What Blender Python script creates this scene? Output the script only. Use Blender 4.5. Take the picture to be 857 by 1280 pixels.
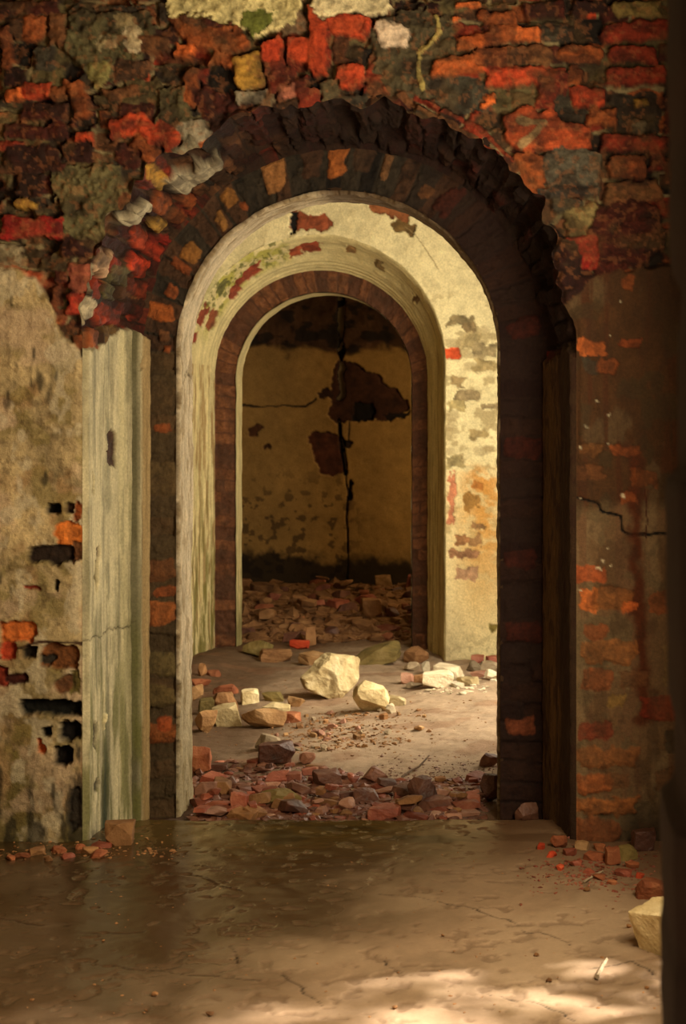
import bpy, bmesh, math, random
import numpy as np
from mathutils import Vector, Euler

for o in list(bpy.data.objects):
    bpy.data.objects.remove(o)
sc = bpy.context.scene
COL = sc.collection
R = math.radians

# ---------------------------------------------------------------- camera
FPX, VX, VY, CAMZ = 2000.0, 650.0, 530.0, 1.42      # focal length (px), optical axis (px), eye height
cam = bpy.data.cameras.new('camera')
cam.sensor_width = 36.0
cam.sensor_fit = 'AUTO'
cam.lens = FPX / 1280 * 36.0
cam.shift_x = -(VX - 428.5) / 1280
cam.shift_y = -(640 - VY) / 1280
cam.clip_start = 0.05
cam.dof.use_dof = True
cam.dof.focus_distance = 6.0
cam.dof.aperture_fstop = 5.6
camo = bpy.data.objects.new('camera', cam)
COL.objects.link(camo)
camo.location = (0, 0, CAMZ)
camo.rotation_euler = (R(90), 0, 0)
sc.camera = camo

# ---------------------------------------------------------------- light
sc.view_settings.view_transform = 'Standard'
sc.view_settings.look = 'None'
sc.view_settings.gamma = 1.0
sc.view_settings.use_curve_mapping = False
sc.view_settings.exposure = 0.0
world = bpy.data.worlds.new('world')
sc.world = world
world.use_nodes = True
world.node_tree.nodes['Background'].inputs[0].default_value = (1.0, 0.80, 0.52, 1)
world.node_tree.nodes['Background'].inputs[1].default_value = 0.25

def sun(name, d, energy, color, angle):
    l = bpy.data.lights.new(name, 'SUN')
    l.energy = energy; l.color = color; l.angle = R(angle)
    o = bpy.data.objects.new(name, l); COL.objects.link(o)
    o.rotation_euler = Vector(d).to_track_quat('-Z', 'Y').to_euler()
    o.location = (3, 2, 4)
    return o

def area(name, loc, d, sx, sy, energy, color):
    l = bpy.data.lights.new(name, 'AREA')
    l.shape = 'RECTANGLE'; l.size = sx; l.size_y = sy
    l.energy = energy; l.color = color
    o = bpy.data.objects.new(name, l); COL.objects.link(o)
    o.location = loc
    o.rotation_euler = Vector(d).to_track_quat('-Z', 'Z').to_euler()
    return o

WARM = (1.0, 0.82, 0.55)
sun('sun', (-0.60, -0.15, -0.66), 16.0, (1.0, 0.92, 0.80), 2.0)
area('daylight_front_window', (0.70, 3.25, 1.65), (-1, 0.35, 0.08), 1.2, 1.3, 108.0, WARM)
area('daylight_middle_window', (0.55, 8.35, 1.35), (-1, 0.30, -0.05), 1.7, 2.2, 140.0, (1.0, 0.90, 0.70))
area('back_room_fill', (0.30, 12.6, 1.7), (-1, 0.1, -0.5), 0.6, 0.6, 17.0, (1.0, 0.72, 0.36))  # added fill lamp; no window opens in the back room

# ---------------------------------------------------------------- numpy noise
def _h(i, j, seed):
    n = (i.astype(np.int64) * 374761393 + j.astype(np.int64) * 668265263 + seed * 1442695041) & 0xffffffff
    n = ((n ^ (n >> 13)) * 1274126177) & 0xffffffff
    n = ((n ^ (n >> 16)) * 2246822519) & 0xffffffff
    return ((n ^ (n >> 15)) & 0xffffff) / float(0xffffff)

def hsh(i, seed):
    i = np.asarray(i)
    return _h(i, i * 0 + 7, seed)

def vn(x, y, seed=0):
    xi = np.floor(x); yi = np.floor(y)
    fx = x - xi; fy = y - yi
    fx = fx * fx * (3 - 2 * fx); fy = fy * fy * (3 - 2 * fy)
    xi = xi.astype(np.int64); yi = yi.astype(np.int64)
    a = _h(xi, yi, seed); b = _h(xi + 1, yi, seed); c = _h(xi, yi + 1, seed); d = _h(xi + 1, yi + 1, seed)
    return ((a + (b - a) * fx) * (1 - fy) + (c + (d - c) * fx) * fy) * 2 - 1

def fbm(x, y, seed=0, octv=4, gain=0.5):
    s = 0; a = 1.0; t = 0
    for k in range(octv):
        s = s + a * vn(x * 2 ** k + 13.7 * k, y * 2 ** k - 7.1 * k, seed + 17 * k); t += a; a *= gain
    return s / t * 1.5

def sstep(a, b, x):
    t = np.clip((x - a) / (b - a), 0, 1)
    return t * t * (3 - 2 * t)

def lin(c):
    c = np.asarray(c, float) / 255.0
    return np.where(c <= 0.04045, c / 12.92, ((c + 0.055) / 1.055) ** 2.4)

# ---------------------------------------------------------------- a surface = coordinates + relief + own colour
class Surf:
    """U, V: coordinates on the surface; H: relief in metres; C: linear albedo; A: roughness."""
    def __init__(s, U, V):
        s.U = U; s.V = V
        s.H = np.zeros_like(U); s.C = np.zeros(U.shape + (3,)); s.A = np.full_like(U, 0.85)
    def put(s, m, col=None, h=None, rough=None, addh=None):
        m = np.clip(m, 0, 1)
        if col is not None:
            c = col if isinstance(col, np.ndarray) and col.ndim > 1 else lin(col)
            s.C = s.C * (1 - m[..., None]) + c * m[..., None]
        if h is not None:
            s.H = s.H * (1 - m) + h * m
        if addh is not None:
            s.H = s.H + addh * m
        if rough is not None:
            s.A = s.A * (1 - m) + rough * m
    def warp(s, amp, sc_, seed):
        return s.U + amp * fbm(s.U / sc_, s.V / sc_, seed, 3), s.V + amp * fbm(s.U / sc_, s.V / sc_, seed + 50, 3)
    def tint(s, m, col):
        """mix own colour towards col by a stain mask"""
        s.put(m, col)

def polydist(U, V, pts, closed=True):
    d = np.full(U.shape, 1e9); inside = np.zeros(U.shape, bool)
    n = len(pts)
    for i in range(n if closed else n - 1):
        x0, y0 = pts[i]; x1, y1 = pts[(i + 1) % n]
        dx, dy = x1 - x0, y1 - y0
        t = np.clip(((U - x0) * dx + (V - y0) * dy) / (dx * dx + dy * dy + 1e-12), 0, 1)
        d = np.minimum(d, np.hypot(U - x0 - t * dx, V - y0 - t * dy))
        if closed and y0 != y1:
            c = (y0 > V) != (y1 > V)
            inside ^= c & (U < (x1 - x0) * (V - y0) / (y1 - y0) + x0)
    return np.where(inside, d, -d) if closed else d

def quadpts(cx, cy, w, h, ang=0, seed=0, jit=0.12):
    rnd = random.Random(seed * 7919 + int(cx * 13 + cy * 7))
    c, s_ = math.cos(R(ang)), math.sin(R(ang))
    out = []
    for a, b in ((-.5, -.5), (0, -.5), (.5, -.5), (.5, 0), (.5, .5), (0, .5), (-.5, .5), (-.5, 0)):
        x = w * (a + rnd.uniform(-jit, jit) * .5); y = h * (b + rnd.uniform(-jit, jit) * .8)
        out.append((cx + x * c - y * s_, cy + x * s_ + y * c))
    return out

PAL = dict(mar=(66, 24, 14), dmar=(44, 17, 11), red=(176, 64, 33), dred=(122, 42, 23), org=(200, 100, 46), dorg=(140, 72, 34),
           brn=(104, 66, 38), dbrn=(66, 44, 28), blk=(22, 16, 11), grey=(96, 86, 66), dgrey=(62, 56, 44), oli=(92, 84, 52),
           och=(176, 134, 56), pale=(196, 180, 146), cream=(206, 188, 132), soot=(46, 38, 28), crim=(140, 32, 22), pink=(186, 112, 88),
           tan=(160, 122, 78), mort=(132, 118, 84))

def feature(S, pts, col, hmm, seed, warp=3.0, soft=2.2, tilt=0.0, rnd_h=4.0, var=0.22, wsc=14.0, alpha=1.0, rad=None):
    """one exposed brick / stone / hole with a broken outline"""
    xs = [p[0] for p in pts]; ys = [p[1] for p in pts]
    pad = warp * 2 + 4
    bb = (S.U > min(xs) - pad) & (S.U < max(xs) + pad) & (S.V > min(ys) - pad) & (S.V < max(ys) + pad)
    if not bb.any():
        return
    r_ = np.where(bb.any(1))[0]; c_ = np.where(bb.any(0))[0]
    sl = (slice(r_[0], r_[-1] + 1), slice(c_[0], c_[-1] + 1))
    U = S.U[sl]; V = S.V[sl]
    WU = U + warp * fbm(U / wsc, V / wsc, seed, 3); WV = V + warp * fbm(U / wsc, V / wsc, seed + 31, 3)
    WU = WU + .35 * warp * fbm(U / 4.5, V / 4.5, seed + 61, 2); WV = WV + .35 * warp * fbm(U / 4.5, V / 4.5, seed + 62, 2)
    if rad is None:
        rad = .16 * min(max(xs) - min(xs), max(ys) - min(ys))
    mx_, my_ = (max(xs) + min(xs)) / 2, (max(ys) + min(ys)) / 2
    kx = 1 - 2 * rad / max(max(xs) - min(xs), 1e-6); ky = 1 - 2 * rad / max(max(ys) - min(ys), 1e-6)
    d = polydist(WU, WV, [(mx_ + (a - mx_) * kx, my_ + (b - my_) * ky) for a, b in pts]) + rad
    m = sstep(-soft * .5, soft * .5, d) * alpha
    c = lin(PAL[col] if isinstance(col, str) else col)
    nz = fbm(U / 9, V / 9, seed + 5, 4)
    nf = fbm(U / 3.4, V / 3.4, seed + 6, 3)
    c = c[None, None, :] * np.clip(1 + var * 1.9 * nz + .22 * nf, .15, 2)[..., None]
    h = (hmm + rnd_h * 1.3 * nz + rnd_h * .35 * nf + tilt * ((U - np.mean(xs)) * math.cos(seed) + (V - np.mean(ys)) * math.sin(seed))) / 1000.0
    h = h - 0.006 * (1 - sstep(0, 5, d))
    S.C[sl] = S.C[sl] * (1 - m[..., None]) + np.clip(c, 0.001, 1) * m[..., None]
    S.H[sl] = S.H[sl] * (1 - m) + h * m

def line(S, pts, w, col, hmm, seed=0, warp=3.0, wsc=18.0, soft=1.0):
    WU = S.U + warp * fbm(S.U / wsc, S.V / wsc, seed, 4); WV = S.V + warp * fbm(S.U / wsc, S.V / wsc, seed + 9, 4)
    d = polydist(WU, WV, pts, False)
    ww = w * (1 + 0.5 * fbm(S.U / 25, S.V / 25, seed + 3, 2))
    m = 1 - sstep(ww * .5 - soft * .5, ww * .5 + soft * .5, d)
    S.put(m, PAL[col] if isinstance(col, str) else col)
    S.H = S.H + m * hmm / 1000.0

def masonry(S, U, V, seed, rowh=27.0, L=72.0, pal=('mar', 'red', 'dred', 'brn', 'dbrn', 'dorg', 'dmar', 'soot'), mortar='mort',
            depth=24.0, joint=3.0, warp=5.0, header=0.4, mcol_var=0.3, tiltmm=14.0, U0=None, V0=None):
    """returns (colour, relief m, joint mask) of rough coursed brickwork"""
    NU = S.U if U0 is None else U0; NV = S.V if V0 is None else V0
    W1 = fbm(NU / 55, NV / 55, seed, 3); W2 = fbm(NU / 55, NV / 55, seed + 3, 3)
    f1 = fbm(NU / 9, NV / 9, seed + 8, 3); f2 = fbm(NU / 9, NV / 9, seed + 9, 3)
    u = U + warp * W1 + 1.6 * f1; v = V + warp * W2 + 1.6 * f2
    row = np.floor(v / rowh).astype(np.int64)
    uo = u + hsh(row, seed + 1) * L
    cell = np.floor(uo / L).astype(np.int64)
    fu = uo / L - cell
    hd = _h(cell, row, seed + 4) < header
    half = hd & (fu > 0.5)
    wloc = np.where(hd, L / 2, L)
    lu = np.where(hd, (fu % 0.5) * 2, fu)
    lv = v / rowh - row
    idc = cell * 2 + half.astype(np.int64)
    e = np.minimum(np.minimum(lu, 1 - lu) * wloc, np.minimum(lv, 1 - lv) * rowh)
    r1 = _h(idc, row, seed + 11); r2 = _h(idc, row, seed + 12); r3 = _h(idc, row, seed + 13); r4 = _h(idc, row, seed + 14)
    P = np.array([lin(PAL[p]) for p in pal])
    c = P[np.minimum((r1 * len(pal)).astype(int), len(pal) - 1)]
    nz = fbm(NU / 11, NV / 11, seed + 21, 4)
    nf = fbm(NU / 3.6, NV / 3.6, seed + 22, 3)
    c = c * np.clip(0.8 + 0.4 * r2 + 0.5 * nz + .25 * nf, .12, 2)[..., None]
    h = (-depth * r3 ** 1.5 + (lu - .5) * (r4 - .5) * 2 * tiltmm + (lv - .5) * (r2 - .5) * 2 * tiltmm + 6 * nz + 1.6 * nf) / 1000
    jm = 1 - sstep(joint * .4, joint * 1.1, e + 1.2 * f2)
    mc = lin(PAL[mortar]) * (1 + mcol_var * fbm(NU / 15, NV / 15, seed + 30, 3))[..., None]
    mh = (-depth * .55 + 6 * fbm(NU / 20, NV / 20, seed + 31, 3)) / 1000
    c = c * (1 - jm[..., None]) + mc * jm[..., None]
    h = h * (1 - jm) + np.minimum(mh, h + .004) * jm
    return np.clip(c, 0.001, 1), h, jm

def grid_mesh(name, P, S, keep=None, mat=None, parent=None, flip=False):
    n, m = P.shape[:2]
    me = bpy.data.meshes.new(name)
    idx = np.arange(n * m).reshape(n, m)
    q = np.stack([idx[:-1, :-1], idx[:-1, 1:], idx[1:, 1:], idx[1:, :-1]], -1).reshape(-1, 4)
    if flip:
        q = q[:, ::-1]
    if keep is not None:
        q = q[keep.reshape(-1)]
        used = np.zeros(n * m, bool); used[q.reshape(-1)] = True
        remap = np.cumsum(used) - 1
        q = remap[q]
    else:
        used = np.ones(n * m, bool)
    co = P.reshape(-1, 3)[used]
    rgba = np.concatenate([np.clip(S.C, 0.0008, 0.9), S.A[..., None]], -1).reshape(-1, 4)[used]
    me.vertices.add(len(co)); me.vertices.foreach_set('co', co.astype(np.float32).ravel())
    me.loops.add(q.size); me.loops.foreach_set('vertex_index', q.astype(np.int32).ravel())
    me.polygons.add(len(q))
    me.polygons.foreach_set('loop_start', np.arange(0, q.size, 4, dtype=np.int32))
    me.polygons.foreach_set('loop_total', np.full(len(q), 4, dtype=np.int32))
    me.update(calc_edges=True)
    a = me.color_attributes.new('Col', 'FLOAT_COLOR', 'POINT')
    a.data.foreach_set('color', rgba.astype(np.float32).ravel())
    me.polygons.foreach_set('use_smooth', np.ones(len(q), bool))
    me.materials.append(mat)
    o = bpy.data.objects.new(name, me); COL.objects.link(o)
    if parent:
        o.parent = parent
    return o

# ---------------------------------------------------------------- materials
def mat_relief(name, bump=0.5, nscale=180.0, cvar=0.18, spec=0.3):
    m = bpy.data.materials.new(name); m.use_nodes = True
    nt = m.node_tree; N = nt.nodes; Lk = nt.links
    b = N['Principled BSDF']
    at = N.new('ShaderNodeAttribute'); at.attribute_name = 'Col'
    tc = N.new('ShaderNodeTexCoord')
    n1 = N.new('ShaderNodeTexNoise'); n1.inputs['Scale'].default_value = nscale; n1.inputs['Detail'].default_value = 8; n1.inputs['Roughness'].default_value = .72
    Lk.new(tc.outputs['Object'], n1.inputs['Vector'])
    mr = N.new('ShaderNodeMapRange'); mr.inputs[1].default_value = .25; mr.inputs[2].default_value = .75
    mr.inputs[3].default_value = 1 - cvar; mr.inputs[4].default_value = 1 + cvar
    Lk.new(n1.outputs['Fac'], mr.inputs[0])
    mul = N.new('ShaderNodeVectorMath'); mul.operation = 'SCALE'
    Lk.new(at.outputs['Color'], mul.inputs[0]); Lk.new(mr.outputs[0], mul.inputs['Scale'])
    Lk.new(mul.outputs[0], b.inputs['Base Color'])
    Lk.new(at.outputs['Alpha'], b.inputs['Roughness'])
    b.inputs['Specular IOR Level'].default_value = spec
    bp = N.new('ShaderNodeBump'); bp.inputs['Strength'].default_value = bump; bp.inputs['Distance'].default_value = 0.006
    Lk.new(n1.outputs['Fac'], bp.inputs['Height']); Lk.new(bp.outputs[0], b.inputs['Normal'])
    return m

M_WALL = mat_relief('weathered_brick_and_plaster', 1.0, 95, 0.32)
M_FLOOR = mat_relief('worn_concrete_floor', 0.10, 90, 0.12, 0.28)
M_DIRT = mat_relief('dirt_floor', 0.6, 110, 0.2, 0.2)

def mat_plain(name, c1, c2, scale=6.0, rough=0.9):
    m = bpy.data.materials.new(name); m.use_nodes = True
    nt = m.node_tree; N = nt.nodes; Lk = nt.links; b = N['Principled BSDF']
    tc = N.new('ShaderNodeTexCoord')
    n = N.new('ShaderNodeTexNoise'); n.inputs['Scale'].default_value = scale; n.inputs['Detail'].default_value = 6
    Lk.new(tc.outputs['Object'], n.inputs['Vector'])
    r = N.new('ShaderNodeValToRGB'); r.color_ramp.elements[0].position = .3; r.color_ramp.elements[1].position = .7
    r.color_ramp.elements[0].color = (*lin(c1), 1); r.color_ramp.elements[1].color = (*lin(c2), 1)
    Lk.new(n.outputs['Fac'], r.inputs[0]); Lk.new(r.outputs[0], b.inputs['Base Color'])
    b.inputs['Roughness'].default_value = rough; b.inputs['Specular IOR Level'].default_value = .25
    bp = N.new('ShaderNodeBump'); bp.inputs['Strength'].default_value = .6; bp.inputs['Distance'].default_value = .01
    Lk.new(n.outputs['Fac'], bp.inputs['Height']); Lk.new(bp.outputs[0], b.inputs['Normal'])
    return m

M_SHELL = mat_plain('old_plaster', (110, 92, 66), (150, 130, 96), 3.0)

def structure(o):
    o['kind'] = 'structure'
    return o

def px2x(px, y):
    return (px - VX) * y / FPX

def px2z(py, y):
    return CAMZ + (VY - py) * y / FPX

# ---------------------------------------------------------------- arch profiles
class Prof:
    """round-headed outline in the plane y: xl..xr wide, springing at zs, rising rz, standing on zb"""
    def __init__(s, y, xl, xr, zs, rz, zb, rag=0.0, seed=0):
        s.y, s.xl, s.xr, s.zs, s.rz, s.zb, s.rag, s.seed = y, xl, xr, zs, rz, zb, rag, seed
        s.cx = (xl + xr) / 2; s.rx = (xr - xl) / 2
    def ragf(s, th):
        if s.rag == 0:
            return np.zeros_like(th)
        w = sstep(0.0, 0.25, th) * sstep(0.0, 0.25, math.pi - th)
        return s.rag * w * (fbm(th * 6, th * 0 + s.seed, s.seed, 4, .6))
    def points(s, nj, na):
        """left foot -> crown -> right foot; returns x, z, theta"""
        tj = np.linspace(0, 1, nj, endpoint=False)
        th = np.linspace(math.pi, 0, na)
        k = 1 + s.ragf(th) / s.rx
        x = np.concatenate([np.full(nj, s.xl), s.cx + s.rx * k * np.cos(th), np.full(nj, s.xr)])
        z = np.concatenate([s.zb + (s.zs - s.zb) * tj, s.zs + s.rz * k * np.sin(th), (s.zb + (s.zs - s.zb) * tj)[::-1]])
        t = np.concatenate([np.full(nj, math.pi), th, np.zeros(nj)])
        return x, z, t
    def sdist(s, X, Z):
        """>0 outside the opening, metres (approx.), and nearest boundary point"""
        dx = X - s.cx; dz = Z - s.zs
        up = dz > 0
        th = np.arctan2(np.maximum(dz, 0) / s.rz, dx / s.rx)
        k = 1 + s.ragf(th) / s.rx
        rho = np.hypot(dx / s.rx, dz / s.rz)
        bxa = s.cx + s.rx * k * np.cos(th); bza = s.zs + s.rz * k * np.sin(th)
        da = (rho - k) * (s.rx + s.rz) / 2
        dj = np.abs(dx) - s.rx
        bxj = s.cx + np.sign(dx) * s.rx
        return np.where(up, da, dj), np.where(up, bxa, bxj), np.where(up, bza, Z)

def strip(prof0, prof1, nj, na, nt):
    x0, z0, th = prof0.points(nj, na); x1, z1, _ = prof1.points(nj, na)
    t = np.linspace(0, 1, nt)[:, None]
    P = np.stack([x0 * (1 - t) + x1 * t, prof0.y * (1 - t) + prof1.y * t + 0 * x0, z0 * (1 - t) + z1 * t], -1)
    s_ = np.concatenate([[0], np.cumsum(np.hypot(np.diff(x0), np.diff(z0)))])
    w = np.sqrt(((P[-1] - P[0]) ** 2).sum(-1))
    SS = np.broadcast_to(s_, P.shape[:2]).copy(); TT = np.broadcast_to(t, P.shape[:2]).copy(); TH = np.broadcast_to(np.degrees(th), P.shape[:2]).copy()
    return P, SS, TT, TH, w

def displace(P, H, sign=1):
    du = np.gradient(P, axis=1); dv = np.gradient(P, axis=0)
    n = np.cross(du, dv); n /= np.linalg.norm(n, axis=-1, keepdims=True) + 1e-12
    return P + n * (sign * H)[..., None]

def edge_fade(TT, a=0.06):
    return sstep(0, a, TT) * sstep(0, a, 1 - TT)

def face_grid(prof, px0, px1, py0, py1, step):
    y = prof.y
    u = np.arange(px0, px1 + step, step); v = np.arange(py0, py1 + step, step)
    U, V = np.meshgrid(u, v)
    X = px2x(U, y); Z = px2z(V, y)
    d, bx, bz = prof.sdist(X, Z)
    cell = step * y / FPX
    snap = (d < 0.2 * cell) & (d > -1.5 * cell)
    X = np.where(snap, bx, X); Z = np.where(snap, bz, Z)
    bad = d <= -1.5 * cell
    keep = ~(bad[:-1, :-1] | bad[:-1, 1:] | bad[1:, 1:] | bad[1:, :-1])
    return U, V, X, Z, d, keep

# ================================================================ FRONT WALL WITH THE NEAR ARCHWAY
DF, DR, DL = 5.46, 5.93, 6.19
K = FPX / DF                                       # pattern units per metre on the near wall
F_A = Prof(DF, px2x(103, DF), px2x(720, DF), px2z(432, DF), 308 / K, -0.10, rag=0.048, seed=3)
R_A = Prof(DR, px2x(178, DR), px2x(683, DR), px2z(440, DR), 255 * DR / FPX, -0.12, rag=0.012, seed=5)
I_A = Prof(DR, px2x(220, DR), px2x(625, DR), px2z(440, DR), 202.5 * DR / FPX, -0.12, rag=0.004, seed=8)
B_A = Prof(DL, I_A.xl, I_A.xr, I_A.zs, I_A.rz, -0.12)

U, V, X, Z, D, keep = face_grid(F_A, -190, 960, -90, 1085, 1.8)
S = Surf(U, V)
# --- bare brickwork everywhere, plaster over the lower parts
c, h, jm = masonry(S, U, V, 11, 27.5, 74, pal=('mar', 'mar', 'dred', 'red', 'dmar', 'brn', 'dbrn', 'dorg', 'soot', 'dmar'), depth=42, warp=7)
S.C = c; S.H = h
# broken brickwork that follows the arch edge (rough radial ring)
ang = np.arctan2(F_A.zs - 0 - Z, X - F_A.cx)
rr = np.hypot(X - F_A.cx, Z - F_A.zs) * K
ring = sstep(0, 14, rr - 300) * (1 - sstep(352, 380, rr + 16 * fbm(U / 30, V / 30, 77, 3))) * sstep(-30, 10, (Z - F_A.zs) * K)
c2, h2, j2 = masonry(S, rr, ang * 330, 23, 34, 66, pal=('dmar', 'mar', 'dred', 'dbrn', 'brn', 'soot'), depth=40, warp=7)
S.C = S.C * (1 - ring[..., None]) + c2 * ring[..., None]; S.H = S.H * (1 - ring) + h2 * ring
# mud mortar smeared over part of the bricks
m = sstep(0.05, 0.3, fbm(U / 70, V / 60, 31, 4) + 0.12 * sstep(640, 500, U) - .12) * (1 - .6 * ring)
mudc = lin((88, 78, 48)) * (1 + .45 * fbm(U / 14, V / 14, 33, 4))[..., None]
S.put(m * .9, mudc); S.H = S.H * (1 - .6 * m) + m * (-.010 + .012 * fbm(U / 25, V / 25, 34, 4))
m = sstep(.28, .5, fbm(U / 34, V / 30, 41, 4)); S.put(m, (40, 30, 20)); S.H -= .020 * m     # sooty hollows
cnt = 100
def q(cx, cy, w, h, ang, col, hm, **kw):
    global cnt
    cnt += 1
    feature(S, quadpts(cx, cy, w, h, ang, cnt), col, hm, cnt, **kw)
def pg(pts, col, hm, **kw):
    global cnt
    cnt += 1
    feature(S, pts, col, hm, cnt, **kw)
# grey mortar patches first
pg([(88, 8), (180, 8), (196, 28), (172, 70), (122, 106), (100, 80), (76, 60), (86, 40)], (86, 80, 52), 8, warp=6, rnd_h=8)
pg([(462, 20), (545, 10), (580, 60), (556, 118), (500, 130), (470, 95)], (74, 66, 46), -6, warp=7, rnd_h=9)
pg([(535, 98), (610, 96), (612, 140), (560, 142)], (62, 58, 46), -12, warp=6)
pg([(60, 215), (150, 205), (150, 260), (110, 320), (84, 300), (78, 262)], (98, 90, 58), 2, warp=8, rnd_h=9)
pg([(195, 105), (236, 110), (240, 150), (222, 178), (196, 160)], (78, 70, 44), 14, warp=6, rnd_h=9)
pg([(120, 120), (196, 96), (200, 128), (140, 140)], (84, 72, 44), 0, warp=6)
pg([(250, 96), (300, 118), (332, 150), (352, 168), (340, 190), (272, 205), (262, 150)], 'mar', -26, warp=7, rnd_h=10, tilt=-.2)
# top left
for a in [(15, 8, 40, 16, 0, 'mar', 4), (50, 9, 48, 20, 0, 'mar', 8), (20, 32, 30, 30, 0, 'dbrn', 0), (43, 36, 24, 34, 4, 'dorg', 8), (72, 35, 20, 42, 5, 'brn', 10),
          (25, 66, 26, 26, 3, 'blk', -34), (55, 72, 28, 30, 0, 'dgrey', -4), (7, 62, 12, 50, -12, 'dorg', 14), (19, 118, 20, 17, -4, 'org', 16),
          (46, 112, 36, 18, -2, 'red', 10), (72, 116, 22, 20, 4, 'dorg', 12), (98, 122, 17, 50, -20, 'dorg', 18), (90, 89, 20, 18, 30, 'blk', -30),
          (57, 138, 58, 22, 2, 'mar', 10), (34, 165, 56, 19, 0, 'mar', 6), (72, 163, 24, 20, 0, 'mar', 2), (103, 174, 24, 18, 10, 'red', 16), (12, 182, 34, 12, -6, 'dred', 8),
          (36, 192, 58, 22, 0, 'dmar', 2), (64, 194, 18, 22, 0, 'mar', 4), (96, 190, 40, 24, 0, 'dmar', -2), (14, 210, 60, 12, 0, 'mar', 0),
          (186, 56, 56, 22, 0, 'brn', 10), (166, 88, 48, 24, 3, 'dbrn', 6), (152, 116, 44, 12, -14, 'brn', 6), (170, 138, 44, 16, 4, 'mar', 6),
          (158, 159, 44, 22, -10, 'red', 16), (186, 166, 34, 24, 38, 'red', 14), (180, 188, 40, 20, 33, 'dorg', 8), (160, 196, 34, 22, 20, 'mar', -6),
          (150, 10, 60, 10, 0, 'dgrey', -6)]:
    q(*a)
for a in [(156, 26, 24, 18, 0, (150, 134, 96), 12), (166, 41, 17, 15, 20, 'pale', 15), (168, 57, 16, 14, 30, 'pale', 15), (138, 53, 22, 13, 0, (150, 136, 100), 12),
          (126, 52, 6, 18, 0, (150, 136, 100), 12)]:
    q(*a, warp=4)
pg([(106, 84), (138, 76), (134, 92), (121, 108)], (140, 132, 78), 12, warp=4)
# top middle
pg([(210, 14), (288, 20), (312, 66), (276, 64), (238, 58)], 'dorg', 26, warp=3, tilt=.3)
pg([(215, 14), (290, 20), (294, 36), (240, 34)], 'mar', 27, warp=5)
for a in [(230, 64, 26, 20, 10, 'org', 8), (276, 80, 28, 20, 30, 'dorg', 6), (239, 108, 18, 46, -6, 'dorg', 14), (255, 128, 16, 40, -20, 'mar', -6),
          (276, 98, 40, 26, 30, 'blk', -30), (205, 170, 34, 26, 30, 'red', 16), (258, 178, 16, 34, -22, 'dorg', 14), (232, 160, 12, 6, -20, 'org', 18),
          (243, 166, 34, 26, -30, (140, 130, 108), 16), (232, 188, 30, 22, -40, (120, 112, 90), 14), (346, 170, 13, 22, 10, 'dorg', 2), (324, 140, 26, 10, 10, 'dorg', 4)]:
    q(*a)
pg([(290, 72), (324, 64), (331, 108), (298, 112)], 'och', 22, warp=2)
q(314, 121, 42, 17, -4, (150, 140, 118), 12); q(336, 128, 16, 26, 10, (120, 104, 78), 6)
pg([(325, 54), (350, 46), (358, 82), (340, 104), (331, 94)], 'red', 30, warp=2.5)
q(373, 63, 30, 32, 4, (170, 64, 32), 28); q(352, 98, 34, 30, -10, 'dred', 10); q(359, 115, 28, 13, -20, 'pink', 20); q(386, 122, 26, 58, -14, 'dred', 16)
q(397, 48, 25, 76, 0, (164, 64, 30), 34); q(356, 136, 30, 18, -8, 'dbrn', 4); q(372, 160, 30, 18, -4, (90, 78, 56), 2); q(395, 100, 20, 24, 0, 'blk', -30)
q(366, 30, 36, 22, -20, (120, 100, 78), 4)
# top right of the crown
for a in [(433, 33, 54, 25, 2, 'red', 28), (405, 62, 18, 50, 0, 'dred', 20), (426, 64, 20, 34, 0, 'mar', -4), (437, 95, 36, 30, 4, 'red', 22), (466, 106, 24, 26, 6, 'dred', 6),
          (494, 148, 26, 56, -8, 'mar', 0), (472, 132, 22, 30, 4, 'mar', -4), (448, 64, 26, 24, 20, 'blk', -26), (414, 115, 22, 30, -6, (84, 74, 52), 4), (440, 128, 40, 20, 0, 'dgrey', -4), (447, 146, 26, 14, 0, 'blk', -24)]:
    q(*a)
line(S, [(545, 18), (550, 40), (540, 52), (523, 66), (526, 110)], 7, (176, 158, 92), 10, 5)
line(S, [(500, 120), (548, 150), (590, 170), (632, 222)], 9, 'brn', 12, 6); line(S, [(512, 140), (560, 178), (620, 236)], 7, 'dbrn', 8, 7)
line(S, [(520, 122), (600, 162), (640, 200)], 6, 'dred', 10, 8); line(S, [(440, 150), (500, 172), (560, 190), (610, 240)], 10, 'brn', 6, 9)
pg([(538, 98), (542, 80), (602, 63), (642, 67), (640, 80), (600, 86)], (172, 84, 38), 24, warp=2.5)
q(594, 52, 52, 15, -10, (168, 82, 36), 18); q(570, 23, 10, 7, 0, 'org', 8); q(584, 5, 30, 9, 0, 'org', 10)
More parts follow.
